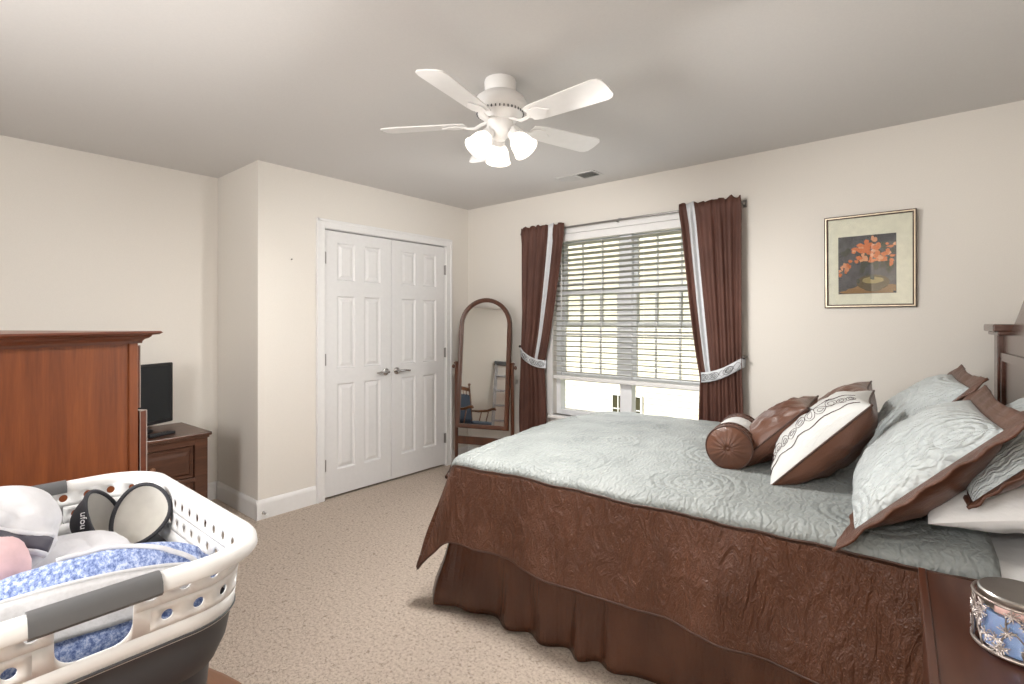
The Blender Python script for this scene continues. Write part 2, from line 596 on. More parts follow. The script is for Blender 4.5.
def door_leaf(name, y0, y1, hinge_left):
    root = struct(bpy.data.objects.new(name, None)); COL.objects.link(root)
    root.location = (XC, y0, 0)
    W = y1 - y0; z0, z1 = .018, DZ - .004
    xf, xb = -.002, -.038
    st = .105; mu = .085; pw = (W - 2 * st - mu) / 2
    cols = [(st, st + pw), (st + pw + mu, W - st)]
    rows = [(.21, .87), (.985, 1.545), (1.665, 1.955)]
    mb = MB()
    ys = [0, cols[0][0], cols[0][1], cols[1][0], cols[1][1], W]
    # stiles and mullion
    mb.box((xb, .0015, z0), (xf, ys[1], z1)); mb.box((xb, ys[2], z0), (xf, ys[3], z1)); mb.box((xb, ys[4], z0), (xf, W - .0015, z1))
    zs = [z0] + [z for r_ in rows for z in r_] + [z1]
    for (ya, yb) in cols:
        for k in range(0, len(zs), 2):
            mb.box((xb, ya, zs[k]), (xf, yb, zs[k + 1]))
        for (za, zb) in rows:
            def rect(i, x): return [(x, ya + i, za + i), (x, yb - i, za + i), (x, yb - i, zb - i), (x, ya + i, zb - i)]
            rings = [rect(0, xf), rect(.010, xf - .013), rect(.020, xf - .013), rect(.042, xf - .004)]
            vs = [p for r_ in rings for p in r_]; fs = []
            for q in range(3):
                for e in range(4):
                    e2 = (e + 1) % 4
                    fs.append((q * 4 + e, q * 4 + e2, q * 4 + 4 + e2, q * 4 + 4 + e))
            fs.append((12, 13, 14, 15)); mb.add(vs, fs)
    mb.build('door_panel', M['door'], root)
    hy = W - .055 if hinge_left else .055
    dirn = -1 if hinge_left else 1
    h = MB()
    h.lathe([(0, 0), (.031, 0), (.031, .005), (.024, .011), (.012, .014), (.011, .045), (0, .045)], 24,
            Matrix.Translation((xf, hy, .93)) @ Matrix.Rotation(R(90), 4, 'Y'))
    h.tube([(xf + .04, hy - dirn * .008, .93), (xf + .046, hy + dirn * .02, .932), (xf + .046, hy + dirn * .06, .934),
            (xf + .044, hy + dirn * .1, .929), (xf + .042, hy + dirn * .115, .928)], [.010, .0105, .009, .0075, .006], 12)
    h.build('door_handle', M['chrome'], root, smooth=50)
    yy = .0 if hinge_left else W
    for z in (.26, 1.06, 1.83):
        g = MB()
        g.lathe([(0, 0), (.0065, 0), (.0065, .09), (0, .09)], 12, Matrix.Translation((xf + .007, yy + (-.004 if hinge_left else .004), z - .045)))
        g.box((xf - .001, yy - .004 if hinge_left else yy - .012, z - .044), (xf + .002, yy + .012 if hinge_left else yy + .004, z + .044))
        g.build('hinge', M['hinge'], root, smooth=40)
    return root


YM = (DY0 + DY1) / 2
door_leaf('door_1', DY0, YM - .001, True)
door_leaf('door_2', YM + .001, DY1, False)

# nail in the closet wall, spring door stop on its baseboard
nl = MB(); nl.lathe([(0, -.01), (.0015, -.01), (.0015, .012), (.005, .012), (.005, .014), (0, .014)], 10, Matrix.Translation((XC, 1.783, 1.79)) @ Matrix.Rotation(R(80), 4, 'Y'))
tag(nl.build('wall_nail', M['dark_metal'], smooth=40), 'small bare nail stuck in the blank wall left of closet doors', 'nail')
ds = thing('door_stop', 'small spring door stop on baseboard at the outer wall corner', 'door stop', (XC + .013, YR + .03, .045))
s = MB(); s.tube([(.002 + .05 * k / 80, .006 * math.cos(k * .8), .006 * math.sin(k * .8)) for k in range(81)], .0016, 6)
s.lathe([(0, 0), (.011, 0), (.011, .003), (0, .004)], 16, Matrix.Rotation(R(90), 4, 'Y'))
s.build('spring', M['chrome'], ds, smooth=True)
s = MB(); s.lathe([(0, .052), (.008, .052), (.009, .062), (.006, .066), (0, .067)], 14, Matrix.Rotation(R(90), 4, 'Y'))
s.build('rubber_tip', M['plastic_white'], ds, smooth=40)

# ------------------------------------------------------------------ window
def window(name, x0, x1, z0, z1, yf, sgn, mull, raised):
    """sgn: +1 outside is +Y"""
    root = struct(bpy.data.objects.new(name, None)); COL.objects.link(root)
    root.location = ((x0 + x1) / 2, yf, z0)
    hw = (x1 - x0) / 2; H = z1 - z0

    def bx(mb, a, b_):
        ya, yb = sorted((a[1] * sgn, b_[1] * sgn))
        mb.box((a[0], ya, a[2]), (b_[0], yb, b_[2]))
    fr = MB()
    ft = .045
    bx(fr, (-hw, .045, 0), (-hw + ft, .118, H)); bx(fr, (hw - ft, .045, 0), (hw, .118, H))
    for (xa, xb) in ((-hw + ft, -mull / 2), (mull / 2, hw - ft)):
        bx(fr, (xa, .045, 0), (xb, .118, ft)); bx(fr, (xa, .045, H - ft), (xb, .118, H))
    bx(fr, (-mull / 2, .045, 0), (mull / 2, .118, H))
    fr.build('window_frame', M['vinyl'], root, bevel=.003)
    si = MB(); bx(si, (-hw - .03, -.045, -.028), (hw + .03, .045, .0)); bx(si, (-hw - .02, -.014, -.09), (hw + .02, -.001, -.028))
    si.build('window_sill', M['white'], root, bevel=.004)
    zm = (H) / 2 + .0
    for sx in (-1, 1):
        a0 = -hw + ft if sx < 0 else mull / 2
        a1 = -mull / 2 if sx < 0 else hw - ft
        for which in ('upper_sash', 'lower_sash'):
            if which == 'upper_sash': za, zb, ya = zm - .02, H - ft, .088
            else: za, zb, ya = ft + raised, zm + .02 + raised, .058
            s = MB(); e = .034
            bx(s, (a0, ya, za), (a0 + e, ya + .026, zb)); bx(s, (a1 - e, ya, za), (a1, ya + .026, zb))
            bx(s, (a0 + e, ya, za), (a1 - e, ya + .026, za + e + .01)); bx(s, (a0 + e, ya, zb - e), (a1 - e, ya + .026, zb))
            so = s.build(which, M['vinyl'], root, bevel=.002)
            g = MB(); bx(g, (a0 + e, ya + .012, za + e), (a1 - e, ya + .014, zb - e))
            g.build('pane', M['glass'], so)
            q = MB()
            for k in (1, 2):
                xx = a0 + (a1 - a0) * k / 3
                bx(q, (xx - .008, ya + .008, za + e), (xx + .008, ya + .018, zb - e))
            zz = (za + zb) / 2
            bx(q, (a0 + e, ya + .0075, zz - .008), (a1 - e, ya + .0185, zz + .008))
            q.build('grille', M['vinyl'], so)
    return root


window('window_1', WX0, WX1, WZ0, WZ1, YW, 1, .10, .27)
window('fill_window', NX0, NX1, NZ0, NZ1, YN, -1, .05, 0)  # out of view, added to give the fill light a source
mb = MB()
cw = .06
for (a, b_) in (((WX0 - cw, YW - .016, WZ0), (WX0, YW, WZ1 + cw)), ((WX1, YW - .016, WZ0), (WX1 + cw, YW, WZ1 + cw)), ((WX0, YW - .016, WZ1), (WX1, YW, WZ1 + cw)),
                ((WX0 - cw, YW - .022, WZ1 + cw - .012), (WX1 + cw, YW, WZ1 + cw))):
    mb.box(a, b_)
struct(mb.build('trim_2', M['white'], bevel=.003))
mb = MB()
for (a, b_) in (((NX0 - .07, YN, NZ0), (NX0, YN + .018, NZ1 + .07)), ((NX1, YN, NZ0), (NX1 + .07, YN + .018, NZ1 + .07)), ((NX0, YN, NZ1), (NX1, YN + .018, NZ1 + .07))):
    mb.box(a, b_)
struct(mb.build('trim_3', M['white'], bevel=.003))

# blind
bl = thing('window_blind', 'white horizontal slat blind half lowered in the double window', 'window blind', ((WX0 + WX1) / 2, YW + .008, WZ1))
hw = (WX1 - WX0) / 2 - .012
boxes(((-hw, -.026, -.062), (hw, .026, -.002))).build('head_rail', M['white'], bl, bevel=.004)
s = MB(); z = -.09; tilt = R(13); zb = .885 - WZ1
nsl = 26; dz = (-.09 - (zb + .045)) / (nsl - 1)
for k in range(nsl):
    zc = -.09 - k * dz
    mt = Matrix.Translation((0, 0, zc)) @ Matrix.Rotation(-tilt, 4, 'X')
    s.box((-hw, -.025, -.0014), (hw, .025, .0014), mt)
s.build('slats', M['slat'], bl)
boxes(((-hw, -.026, zb - .02), (hw, .026, zb + .012))).build('bottom_rail', M['white'], bl, bevel=.005)
c = MB()
for xx in (-hw * .82, -hw * .28, hw * .28, hw * .82):
    for yy in (-.024, .024):
        c.tube([(xx, yy, -.06), (xx, yy, zb)], .0011, 5)
c.build('ladder_cords', M['white_sheet'], bl)
wd = MB(); wd.tube([(-hw + .09, -.034, -.05), (-hw + .088, -.036, -.72)], .004, 8)
wd.build('tilt_wand', M['white'], bl, smooth=True)

# ------------------------------------------------------------------ curtains, rod
rod = thing('curtain_rod', 'slim curtain rod running above the double window', 'curtain rod', (-1.9, YW, 2.125))
r_ = MB(); r_.tube([(-.945, -.002, 0), (-.945, -.05, 0), (-.93, -.062, 0), (.90, -.062, 0), (.915, -.05, 0), (.915, -.002, 0)], .0075, 10)
r_.build('rod', M['hinge'], rod, smooth=40)
for xx in (-.945, .0, .915):
    q = MB(); q.box((xx - .012, -.006, -.025), (xx + .012, -.0005, .025)); q.box((xx - .004, -.06, -.012), (xx + .004, -.004, -.006))
    q.build('bracket', M['hinge'], rod)


def curtain(label, xo, xi_top, xi_tie, xi_bot, z_tie_o, z_tie_i, ztop, st0, st1, seed):
    """xo: outer edge X; xi: inner edge; st0/st1 stripe limits as fractions from the outer edge"""
    sg = 1 if xi_top > xo else -1
    root = thing('curtain', label, 'curtain', ((xo + xi_tie) / 2, YW, .02))
    ox, oy, oz = root.location
    z0 = .03

    def xin(z, t):
        zt = z_tie_o + (z_tie_i - z_tie_o) * t
        if z >= zt:
            q = (z - zt) / (ztop - zt)
            return xi_tie + (xi_top - xi_tie) * (q ** .85)
        q = (zt - z) / (zt - z0)
        return xi_tie + (xi_bot - xi_tie) * min(1, q * 2.2) ** .7

    def P(t, s_):
        z = z0 + (ztop + .03 - z0) * s_
        xi = xin(z, t)
        x = xo + (xi - xo) * t
        zt = z_tie_o + (z_tie_i - z_tie_o) * t
        near = math.exp(-((z - zt) / .16) ** 2)
        xo2 = -.018 * sg * math.exp(-((z - .5) / .35) ** 2) * (1 - t)
        amp = (.010 + .007 * fbm((t * 2.2, seed * 2, .3), 1, 2)) * (1 - .4 * near)
        ph = fbm((t * 3, seed, z * .5), 1, 2) * 1.2
        y = -.074 + amp * math.sin(t * 2 * PI * 5.2 + 2.2 * ph + seed) + .006 * math.sin(t * 2 * PI * 11 + 3 * ph)
        y -= .018 * near * math.sin(PI * t)
        if z > ztop - .02:                      # gathered header over the rod
            q = (z - (ztop - .02)) / .05
            x += .006 * math.sin(t * 60 + seed) * q
            z += .006 * math.sin(t * 41 + 2 * seed) * q + .012 * fbm((t * 9, seed, 1), 1, 2) * q; y -= .008 * math.sin(t * 50) * q
        if z > ztop - .03: y = -.082 + (y + .074) * .5
        y = min(y, -.03) if z < ztop - .1 else min(y, -.0725)
        return (x + xo2 - ox, y, z - oz)
    nu, nv = 130, 46
    a = MB(); a.grid(P, nu, nv, lambda t, s_: (t, s_), keep=lambda t, s_: not (st0 < t < st1 and z0 + (ztop + .03 - z0) * s_ > z_tie_i))
    a.build('curtain_panel', M['curtain'], root, smooth=True, solid=.003)
    b_ = MB(); b_.grid(P, nu, nv, lambda t, s_: (t, s_), keep=lambda t, s_: st0 < t < st1 and z0 + (ztop + .03 - z0) * s_ > z_tie_i)
    b_.build('stripe', M['curtain_stripe'], root, smooth=True, solid=.003)
    # tie back band
    def TB(u, s_):
        th = u
        x = xo - .012 * sg + (xi_tie + .012 * sg - xo + .012 * sg) * th
        zt = z_tie_o + (z_tie_i - z_tie_o) * th - .025 * math.sin(PI * th)
        y = -.112 + .05 * (abs(2 * th - 1) ** 4)
        return (x - ox, y, zt + (s_ - .5) * .068 - oz)
    tb = MB(); tb.grid(TB, 30, 4)
    # return round the back to the wall hook
    def TB2(u, s_):
        x = xi_tie + .012 * sg + (xo - xi_tie - .02 * sg) * u
        zt = z_tie_i + (z_tie_o - z_tie_i) * u
        y = -.062 + .045 * math.sin(min(1, u * 2) * PI / 2)
        return (x - ox, y, zt + (s_ - .5) * .064 - oz)
    tb.grid(TB2, 30, 4)
    tbo = tb.build('tieback', M['curtain_stripe'], root, smooth=True, solid=.004)
    em = MB()
    for c0 in (.3, .62, .86):
        for rr in (.022, .013, .006):
            pts = []
            for k in range(20):
                aa = 2 * PI * k / 20
                u = c0 + rr * 1.3 * math.cos(aa) / abs(xi_tie - xo); s2 = .5 + rr * math.sin(aa) / .068
                p = TB(u, s2); pts.append((p[0], p[1] - .004, p[2]))
            em.tube(pts, .0017, 5, closed=True)
    for k in range(2):
        pts = []
        for q in range(25):
            u = .05 + .92 * q / 24
            p = TB(u, .5 + .3 * math.sin(q * .8 + k * PI)); pts.append((p[0], p[1] - .003, p[2]))
        em.tube(pts, .0013, 5)
    em.build('embroidery', M['grip_grey'], tbo)
    hk = MB(); hk.tube([(xo - .012 * sg - ox, -.001, z_tie_o + .03 - oz), (xo - .012 * sg - ox, -.075, z_tie_o + .03 - oz)], .004, 8)
    hk.lathe([(0, 0), (.009, 0), (.012, .006), (.009, .014), (0, .016)], 14,
             Matrix.Translation((xo - .012 * sg - ox, -.07, z_tie_o + .03 - oz)) @ Matrix.Rotation(R(90), 4, 'X'))
    hk.build('tieback_hook', M['dark_metal'], root, smooth=40)
    return root


curtain('brown curtain with pale stripe hanging left of the window beside mirror', -2.825, -2.365, -2.575, -2.555, 1.10, .985, 2.135, .66, .75, 1.3)
curtain('brown curtain with pale stripe hanging right of the window near picture', -.985, -1.405, -1.25, -1.262, 1.085, .965, 2.135, .73, .865, 4.1)

# ------------------------------------------------------------------ picture
pc = thing('framed_picture', 'framed flower still life print hanging on the wall above bed', 'picture', (-.314, YW - .004, 1.697))
pc.rotation_euler = (R(2.2), 0, 0)
W_, H_ = .217, .268


def frame_ring(mb, w0, h0, w1, h1, y0, y1):
    for (a, b_) in (((-w0, y0, -h0), (-w1, y1, h0)), ((w1, y0, -h0), (w0, y1, h0)), ((-w1, y0, h1), (w1, y1, h0)), ((-w1, y0, -h0), (w1, y1, -h1))):
        mb.box((min(a[0], b_[0]), min(a[1], b_[1]), min(a[2], b_[2])), (max(a[0], b_[0]), max(a[1], b_[1]), max(a[2], b_[2])))


f_ = MB(); frame_ring(f_, W_, H_, W_ - .018, H_ - .018, -.022, -.002)
f_.build('frame', simple('dark bronze frame', (.045, .02, .012), .4, .2), pc, bevel=.002)
f_ = MB(); frame_ring(f_, W_ - .0055, H_ - .0055, W_ - .0115, H_ - .0115, -.0235, -.0215)
f_.build('gilt_line', simple('pale gilt line', (.75, .64, .48), .3, .4), pc)
boxes(((-W_ + .015, -.012, -H_ + .015), (W_ - .015, -.004, H_ - .015))).build('mat_board', simple('cream mat board', (.76, .74, .62), .8), pc)
pr = MB()
px0, px1, pz0, pz1 = -.147, .128, -.188, .146
pr.add([(px0, -.0125, pz0), (px1, -.0125, pz0), (px1, -.0125, pz1), (px0, -.0125, pz1)], [(0, 1, 2, 3)])


def disc(cx, cz, rx, rz, y, mi, seg=12, jag=.0):
    pr.cur = mi
    vs = [(max(px0 + .002, min(px1 - .002, cx + rx * (1 + jag * random.uniform(-1, 1)) * math.cos(2 * PI * k / seg))), y,
           max(pz0 + .002, min(pz1 - .002, cz + rz * (1 + jag * random.uniform(-1, 1)) * math.sin(2 * PI * k / seg)))) for k in range(seg)]
    pr.add(vs, [list(range(seg))])


rnd = random.Random(3)
for k in range(16):   # table top strokes
    disc(rnd.uniform(px0, px1), rnd.uniform(-.185, -.15), rnd.uniform(.02, .06), rnd.uniform(.006, .014), -.0127, 1, 10, .3)
disc(.02, -.125, .078, .045, -.0129, 2, 24)
disc(.02, -.112, .05, .02, -.0130, 3, 20, .1)
disc(.02, -.165, .04, .010, -.0131, 2, 16)
for k in range(46):  # leaves and stems
    disc(rnd.gauss(.02, .06), rnd.gauss(.0, .05), rnd.uniform(.004, .018), rnd.uniform(.01, .03), -.0132 - k * 2e-6, 4, 8, .4)
for k in range(54):  # blossoms
    cx = rnd.gauss(.02, .062); cz = .065 + rnd.gauss(0, .035) - abs(cx - .02) * .35
    disc(cx, cz, rnd.uniform(.007, .02), rnd.uniform(.006, .016), -.0136 - k * 2e-6, 5 if rnd.random() < .65 else 6, 9, .35)
for k in range(9):
    disc(-.115 + rnd.gauss(0, .012), -.03 + rnd.gauss(0, .022), rnd.uniform(.006, .014), rnd.uniform(.008, .02), -.0138, 5 if k % 2 else 6, 9, .35)
pr.build('print', [simple('print slate', (.075, .075, .085), .7, vary=.25), simple('print ochre', (.36, .20, .08), .7), simple('print bowl', (.10, .07, .03), .7),
                   simple('print bowl light', (.32, .25, .10), .7), simple('print leaf', (.04, .045, .03), .7), simple('print orange', (.62, .17, .05), .7), simple('print coral', (.70, .33, .18), .7)], pc)
g = MB(); g.box((-W_ + .015, -.0165, -H_ + .015), (W_ - .015, -.0155, H_ - .015)); g.build('glass', M['glass'], pc)

# ------------------------------------------------------------------ ceiling vent
M['vent_grey'] = simple('off white vent enamel', (.60, .59, .57), .5, vary=.01)
vt = thing('ceiling_vent', 'white ceiling air vent with two louvre banks near window wall', 'air vent', (-2.09, 3.28, CEIL))
boxes(((-.17, -.075, -.006), (.17, -.058, 0)), ((-.17, .058, -.006), (.17, .075, 0)), ((-.17, -.058, -.006), (-.15, .058, 0)), ((.15, -.058, -.006), (.17, .058, 0)),
      ((-.012, -.058, -.006), (.012, .058, 0))).build('vent_frame', M['vent_grey'], vt, bevel=.002)
boxes(((-.15, -.058, -.0012), (.15, .058, -.0004))).build('duct_opening', M['black_plastic'], vt)
for s0, s1, an in ((-.15, -.012, -42), (.012, .15, 38)):
    l = MB()
    k = s0 + .008
    while k < s1 - .002:
        l.box((-.008, -.058, -.0006), (.008, .058, .0006), Matrix.Translation((k, 0, -.0055)) @ Matrix.Rotation(R(an), 4, 'Y'))
        k += .0125
    l.build('louvres', M['vent_grey'], vt)

# ------------------------------------------------------------------ ceiling fan
FANP = Vector((-1.538, 1.753, CEIL))
fan = thing('ceiling_fan', 'white five blade ceiling fan with three lit glass shades', 'ceiling fan', FANP)
MB().lathe([(0, 0), (.070, 0), (.073, -.010), (.071, -.042), (.064, -.058), (.060, -.066), (0, -.066)], 40).build('canopy', M['fan_white'], fan, smooth=40)
fh = MB(); fh.lathe([(0, -.06), (.060, -.06), (.088, -.068), (.110, -.085), (.120, -.108), (.120, -.128), (.108, -.142), (.102, -.158), (.085, -.168), (.07, -.187), (0, -.187)], 48)
housing = fh.build('motor_housing', M['fan_white'], fan, smooth=35)
sl = MB()
for k in range(36):
    a = 2 * PI * k / 36
    mt = Matrix.Rotation(a, 4, 'Z') @ Matrix.Translation((.105, 0, -.150)) @ Matrix.Rotation(R(-20), 4, 'Y')
    sl.box((-.003, -.0028, -.007), (.0022, .0028, .007), mt)
sl.build('vent_slots', M['grip_grey'], housing)
BASE = 39.95
for ang in (32, -41, -117, 171, 103):
    a = R(ang + BASE)
    mt = Matrix.Rotation(a, 4, 'Z') @ Matrix.Translation((0, 0, -.200))
    ir = MB()
    ir.tube([mt @ Vector(p) for p in ((.06, 0, .014), (.09, 0, .004), (.12, 0, -.012), (.15, 0, -.010), (.175, 0, -.004))], [.012, .013, .012, .011, .009], 10, squash=(.5, 1))
    pm = mt @ Matrix.Translation((.20, 0, -.003)) @ Matrix.Rotation(R(-12), 4, 'X')
    ir.prism([(-.035, -.012), (-.01, -.036), (.03, -.04), (.05, -.018), (.075, 0), (.05, .018), (.03, .04), (-.01, .036), (-.035, .012)], -.003, .002, pm)
    ir.build('blade_iron', M['fan_white'], fan, smooth=40)
    bm_ = mt @ Matrix.Translation((.0, 0, .001)) @ Matrix.Rotation(R(-12), 4, 'X')
    out = [(.165, -.045), (.20, -.056), (.40, -.065), (.52, -.069), (.545, -.062), (.559, -.045), (.563, 0), (.559, .045), (.545, .062), (.52, .069), (.40, .065), (.20, .056), (.165, .045)]
    MB().prism(out, .0, .006, bm_).build('blade', M['fan_white'], fan, bevel=.0015)
MB().lathe([(0, -.184), (.058, -.184), (.061, -.195), (.060, -.232), (.052, -.246), (.03, -.258), (.022, -.272), (0, -.275)], 36).build('light_kit', M['fan_white'], fan, smooth=40)
for k, ang in enumerate((95, -25, 215)):
    a = R(ang + BASE)
    d = Vector((math.cos(a) * .62, math.sin(a) * .62, -.785)).normalized()
    st_ = Vector((math.cos(a) * .045, math.sin(a) * .042, -.226))
    arm = MB(); arm.tube([st_, st_ + Vector((math.cos(a), math.sin(a), -.1)) * .02, st_ + d * .04], .012, 12)
    q = rot_to(d)
    arm.lathe([(0, 0), (.024, .0), (.028, .012), (.028, .03), (0, .03)], 24, Matrix.Translation(st_ + d * .022) @ q)
    arm.build('lamp_holder', M['fan_white'], fan, smooth=40)
    mt = Matrix.Translation(st_ + d * .040) @ q @ Matrix.Scale(.88, 4)
    sh = MB(); sh.lathe([(.027, 0), (.031, .012), (.044, .03), (.053, .05), (.057, .07), (.060, .09), (.066, .105), (.068, .109), (.064, .107), (.057, .09), (.054, .07), (.05, .05), (.041, .03), (.028, .012), (.024, 0)], 36, mt, cap=False)
    so = sh.build('lamp_shade', M['lampglass'], fan, smooth=True)
    bb = MB(); bb.lathe([(0, .0), (.012, .005), (.013, .025), (.022, .05), (.024, .065), (.018, .082), (0, .09)], 20, mt)
    bb.build('bulb', M['bulb'], so, smooth=True)
    pos = FANP + st_ + d * .17
    light('fan_lamp_light', 'SPOT', pos, 48, (1, .97, .93), rot_to(-d).to_euler(), spot_size=R(170), spot_blend=.6, shadow_soft_size=.05)

# ------------------------------------------------------------------ bed
BA = R(4)
BH = Vector((.264, 2.63, 0))
BM = Matrix.Translation(BH) @ Matrix.Rotation(BA, 4, 'Z')


def B(u, v_, z=0):
    return BM @ Vector((u, v_, z))


bed = thing('bed', 'queen bed with dark wood headboard against the right wall', 'bed', BH, BA)
# headboard with shoulders and arched crest
hb = MB()
prof = [(-.80, .25), (.80, .25), (.80, 1.27)]
crest = []
for k in range(41):
    t = 1 - 2 * k / 40
    v_ = .72 * t
    e = abs(t)
    z = 1.29 + .25 * (0.5 + .5 * math.cos(PI * min(1, e * 1.02)))
    if .86 < e: z = 1.29
    crest.append((v_, z))
poly = prof + crest + [(-.80, 1.27)]
mtx = Matrix(((0, 0, 1, 0), (1, 0, 0, 0), (0, 1, 0, 0), (0, 0, 0, 1)))
hb.prism(poly, .02, .055, mtx)
hbo = hb.build('headboard', M['wood_head'], bed, bevel=.004)
for sy in (-1, 1):
    p = MB(); p.box((-.0, sy * .80 - .045, 0), (.075, sy * .80 + .045, 1.285)); p.build('headboard_post', M['wood_head'], hbo, bevel=.004)
    cp = MB()
    v0, v1 = (.60, .875) if sy > 0 else (-.875, -.60)
    cp.box((-.035, v0, 1.30), (.095, v1, 1.335)); cp.box((-.02, v0 + .012 * (sy < 0) , 1.283), (.085, v1 - .012 * (sy > 0), 1.302))
    cp.build('headboard_cap', M['wood_head'], hbo, bevel=.006)
pn = MB()
frame_v = [(-.74, -.70), (.70, .74)]
pn.box((.008, -.75, 1.16), (.022, .75, 1.20)); pn.box((.008, -.75, .68), (.022, -.71, 1.18)); pn.box((.008, .71, .68), (.022, .75, 1.18))
pn.build('panel_moulding', M['wood_head'], hbo, bevel=.003)
MAT0, MAT1, MW = -2.09, -.02, .765
mt_ = MB(); mt_.box((MAT0, -MW, .40), (MAT1, MW, .686)); mt_.build('mattress', M['white_sheet'], bed, bevel=.045)
bs = MB(); bs.box((MAT0 + .01, -MW + .01, .17), (MAT1, MW - .01, .395)); bs.build('box_spring', M['white_sheet'], bed, bevel=.02)
for uu in (MAT0 + .12, MAT1 - .12):
    for vv in (-MW + .1, MW - .1):
        MB().lathe([(0, 0), (.024, 0), (.02, .02), (.02, .17), (0, .17)], 16, Matrix.Translation((uu, vv, 0))).build('leg', M['dark_metal'], bed)

# fitted sheet (visible at the head end)
ZT = .715
sh_o = MB()


def sheet(s_, t):
    u = -.42 + .40 * s_
    vv = (t - .5) * 2 * (MW + .20)
    b_ = abs(vv) - (MW - .03)
    z = .697 + .004 * fbm((u * 6, vv * 6, 2)); v2 = vv
    if b_ > 0:
        r0 = .05
        if b_ < r0 * PI / 2: off, dr = r0 * math.sin(b_ / r0), r0 * (1 - math.cos(b_ / r0))
        else: off, dr = r0, r0 + b_ - r0 * PI / 2
        v2 = math.copysign(MW - .03 + off, vv); z -= dr
    return (u, v2, z)


sh_o.grid(sheet, 16, 60, lambda a, b_: (a, b_))
so = sh_o.build('bed_sheet', M['white_sheet'], None, smooth=True, solid=.004)
so.matrix_world = BM
tag(so, 'white fitted sheet showing at the head of the bed', 'sheet')

# bed skirt: gathered brown cloth round three sides
sk = MB()
path = [(-.05, -MW - .012), (MAT0 - .012, -MW - .012), (MAT0 - .012, MW + .012), (-.05, MW + .012)]
seg = [math.hypot(path[i + 1][0] - path[i][0], path[i + 1][1] - path[i][1]) for i in range(3)]
LT = sum(seg)


def skirt(s_, t):
    L = s_ * LT
    i = 0
    while i < 2 and L > seg[i]: L -= seg[i]; i += 1
    a, b_ = Vector(path[i]), Vector(path[i + 1])
    d = (b_ - a).normalized(); n = Vector((d.y, -d.x)) * (-1 if False else 1)
    p = a + d * L
    n = Vector((p.x - (-1.05), p.y)).normalized() if False else (Vector((0, -1)) if i == 0 else Vector((-1, 0)) if i == 1 else Vector((0, 1)))
    # soften the corner normals
    for (cx, cy) in path[1:3]:
        dd = (Vector((cx, cy)) - p).length
        if dd < .08: n = (n * (dd + .08) + Vector((-1, math.copysign(1, cy))).normalized() * (.08 - dd)).normalized()
    dn = 1 - t
    x = s_ * LT
    rip = .020 * math.sin(x * 34 + 3.2 * fbm((x * 2, 0, 5), 1, 2)) + .024 * fbm((x * 5, dn * 1.2, 1), 1, 2)
    cor = sum(math.exp(-(((p - Vector(c_)).length) / .12) ** 2) for c_ in path[1:3])
    off = .006 + dn * (.03 + .075 * cor) + rip * (.25 + .75 * dn)
    z = .02 + .38 * t + .008 * math.sin(x * 7) * dn
    return (p.x + n.x * max(.002, off), p.y + n.y * max(.002, off), z)


sk.grid(skirt, 420, 14, lambda a, b_: (a * LT, b_ * .38))
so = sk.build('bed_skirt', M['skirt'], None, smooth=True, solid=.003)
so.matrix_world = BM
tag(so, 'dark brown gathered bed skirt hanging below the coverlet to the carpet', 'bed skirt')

# coverlet
cv = thing('coverlet', 'pale aqua quilted coverlet with wide brown border on the bed', 'coverlet', BH, BA)
r0 = .065; U0 = -.20
FE = MAT0 - .015 + r0 - .03   # where the foot edge starts to bend
SE = MW + .02 - r0 + .03      # where the side edge starts to bend
DROP = .43
LF = U0 - FE
SEAM = .075


def cov(s, vv):
    """s metres from the head edge, vv metres across -> local point"""
    a = max(0, s - LF); b_ = max(0, abs(vv) - SE)
    b_ *= 1 + .15 * max(0, 1 - s / LF)
    u = U0 - min(s, LF); v2 = math.copysign(min(abs(vv), SE), vv)
    if a > 0 and b_ > 0:
        aa, bb = a / DROP, b_ / DROP
        a, b_ = a * math.sqrt(1 - .08 * bb * bb), b_ * math.sqrt(1 - .08 * aa * aa)
    rho = math.hypot(a, b_)
    z = ZT + .03 * (1 - (v2 / SE) ** 2) - .012 * max(0, (s - LF + .45) / .45) ** 2
    if s > LF: z = ZT + .03 * (1 - (v2 / SE) ** 2) - .012
    mid = math.exp(-((u + 1.05) / .5) ** 2 - ((v2 - .1) / .45) ** 2)
    z += .011 * fbm((u * 3.2, v2 * 3.2, .4), 1, 3) + (.005 + .010 * mid) * (.35 - abs(fbm((u * 6, v2 * 6, 3.4), 1, 3))) * 1.6
    if rho > 0:
        du, dv = -a / rho, math.copysign(b_ / rho, vv)
        arc = r0 * PI / 2
        if rho < arc: off, dr = r0 * math.sin(rho / r0), r0 * (1 - math.cos(rho / r0))
        else:
            e = rho - arc
            corner = 4 * (a / rho) ** 2 * (b_ / rho) ** 2
            fl = .10 + .24 * corner
            w_ = s if b_ > a else vv
            rip = .016 * math.sin(w_ * 11 + 1.5 * fbm((w_ * 1.7, 2, 2), 1, 2)) + .022 * fbm((w_ * 4, e * 2, 7), 1, 2)
            off = r0 + fl * e + rip * min(1, e / .2) * (1 - .6 * corner)
            dr = r0 + e * (.985 - .02 * corner) + .01 * math.sin(w_ * 6) * e / .4
        u += du * off; v2 += dv * off; z -= dr
    return Vector((u, v2, max(z, .05)))


SL = LF + DROP; VL = SE + DROP


def lerp_breaks(t, br):
    """piecewise map so that grid lines fall exactly on seams"""
    n = len(br) - 1
    k = min(int(t * n), n - 1)
    return br[k] + (br[k + 1] - br[k]) * (t * n - k)


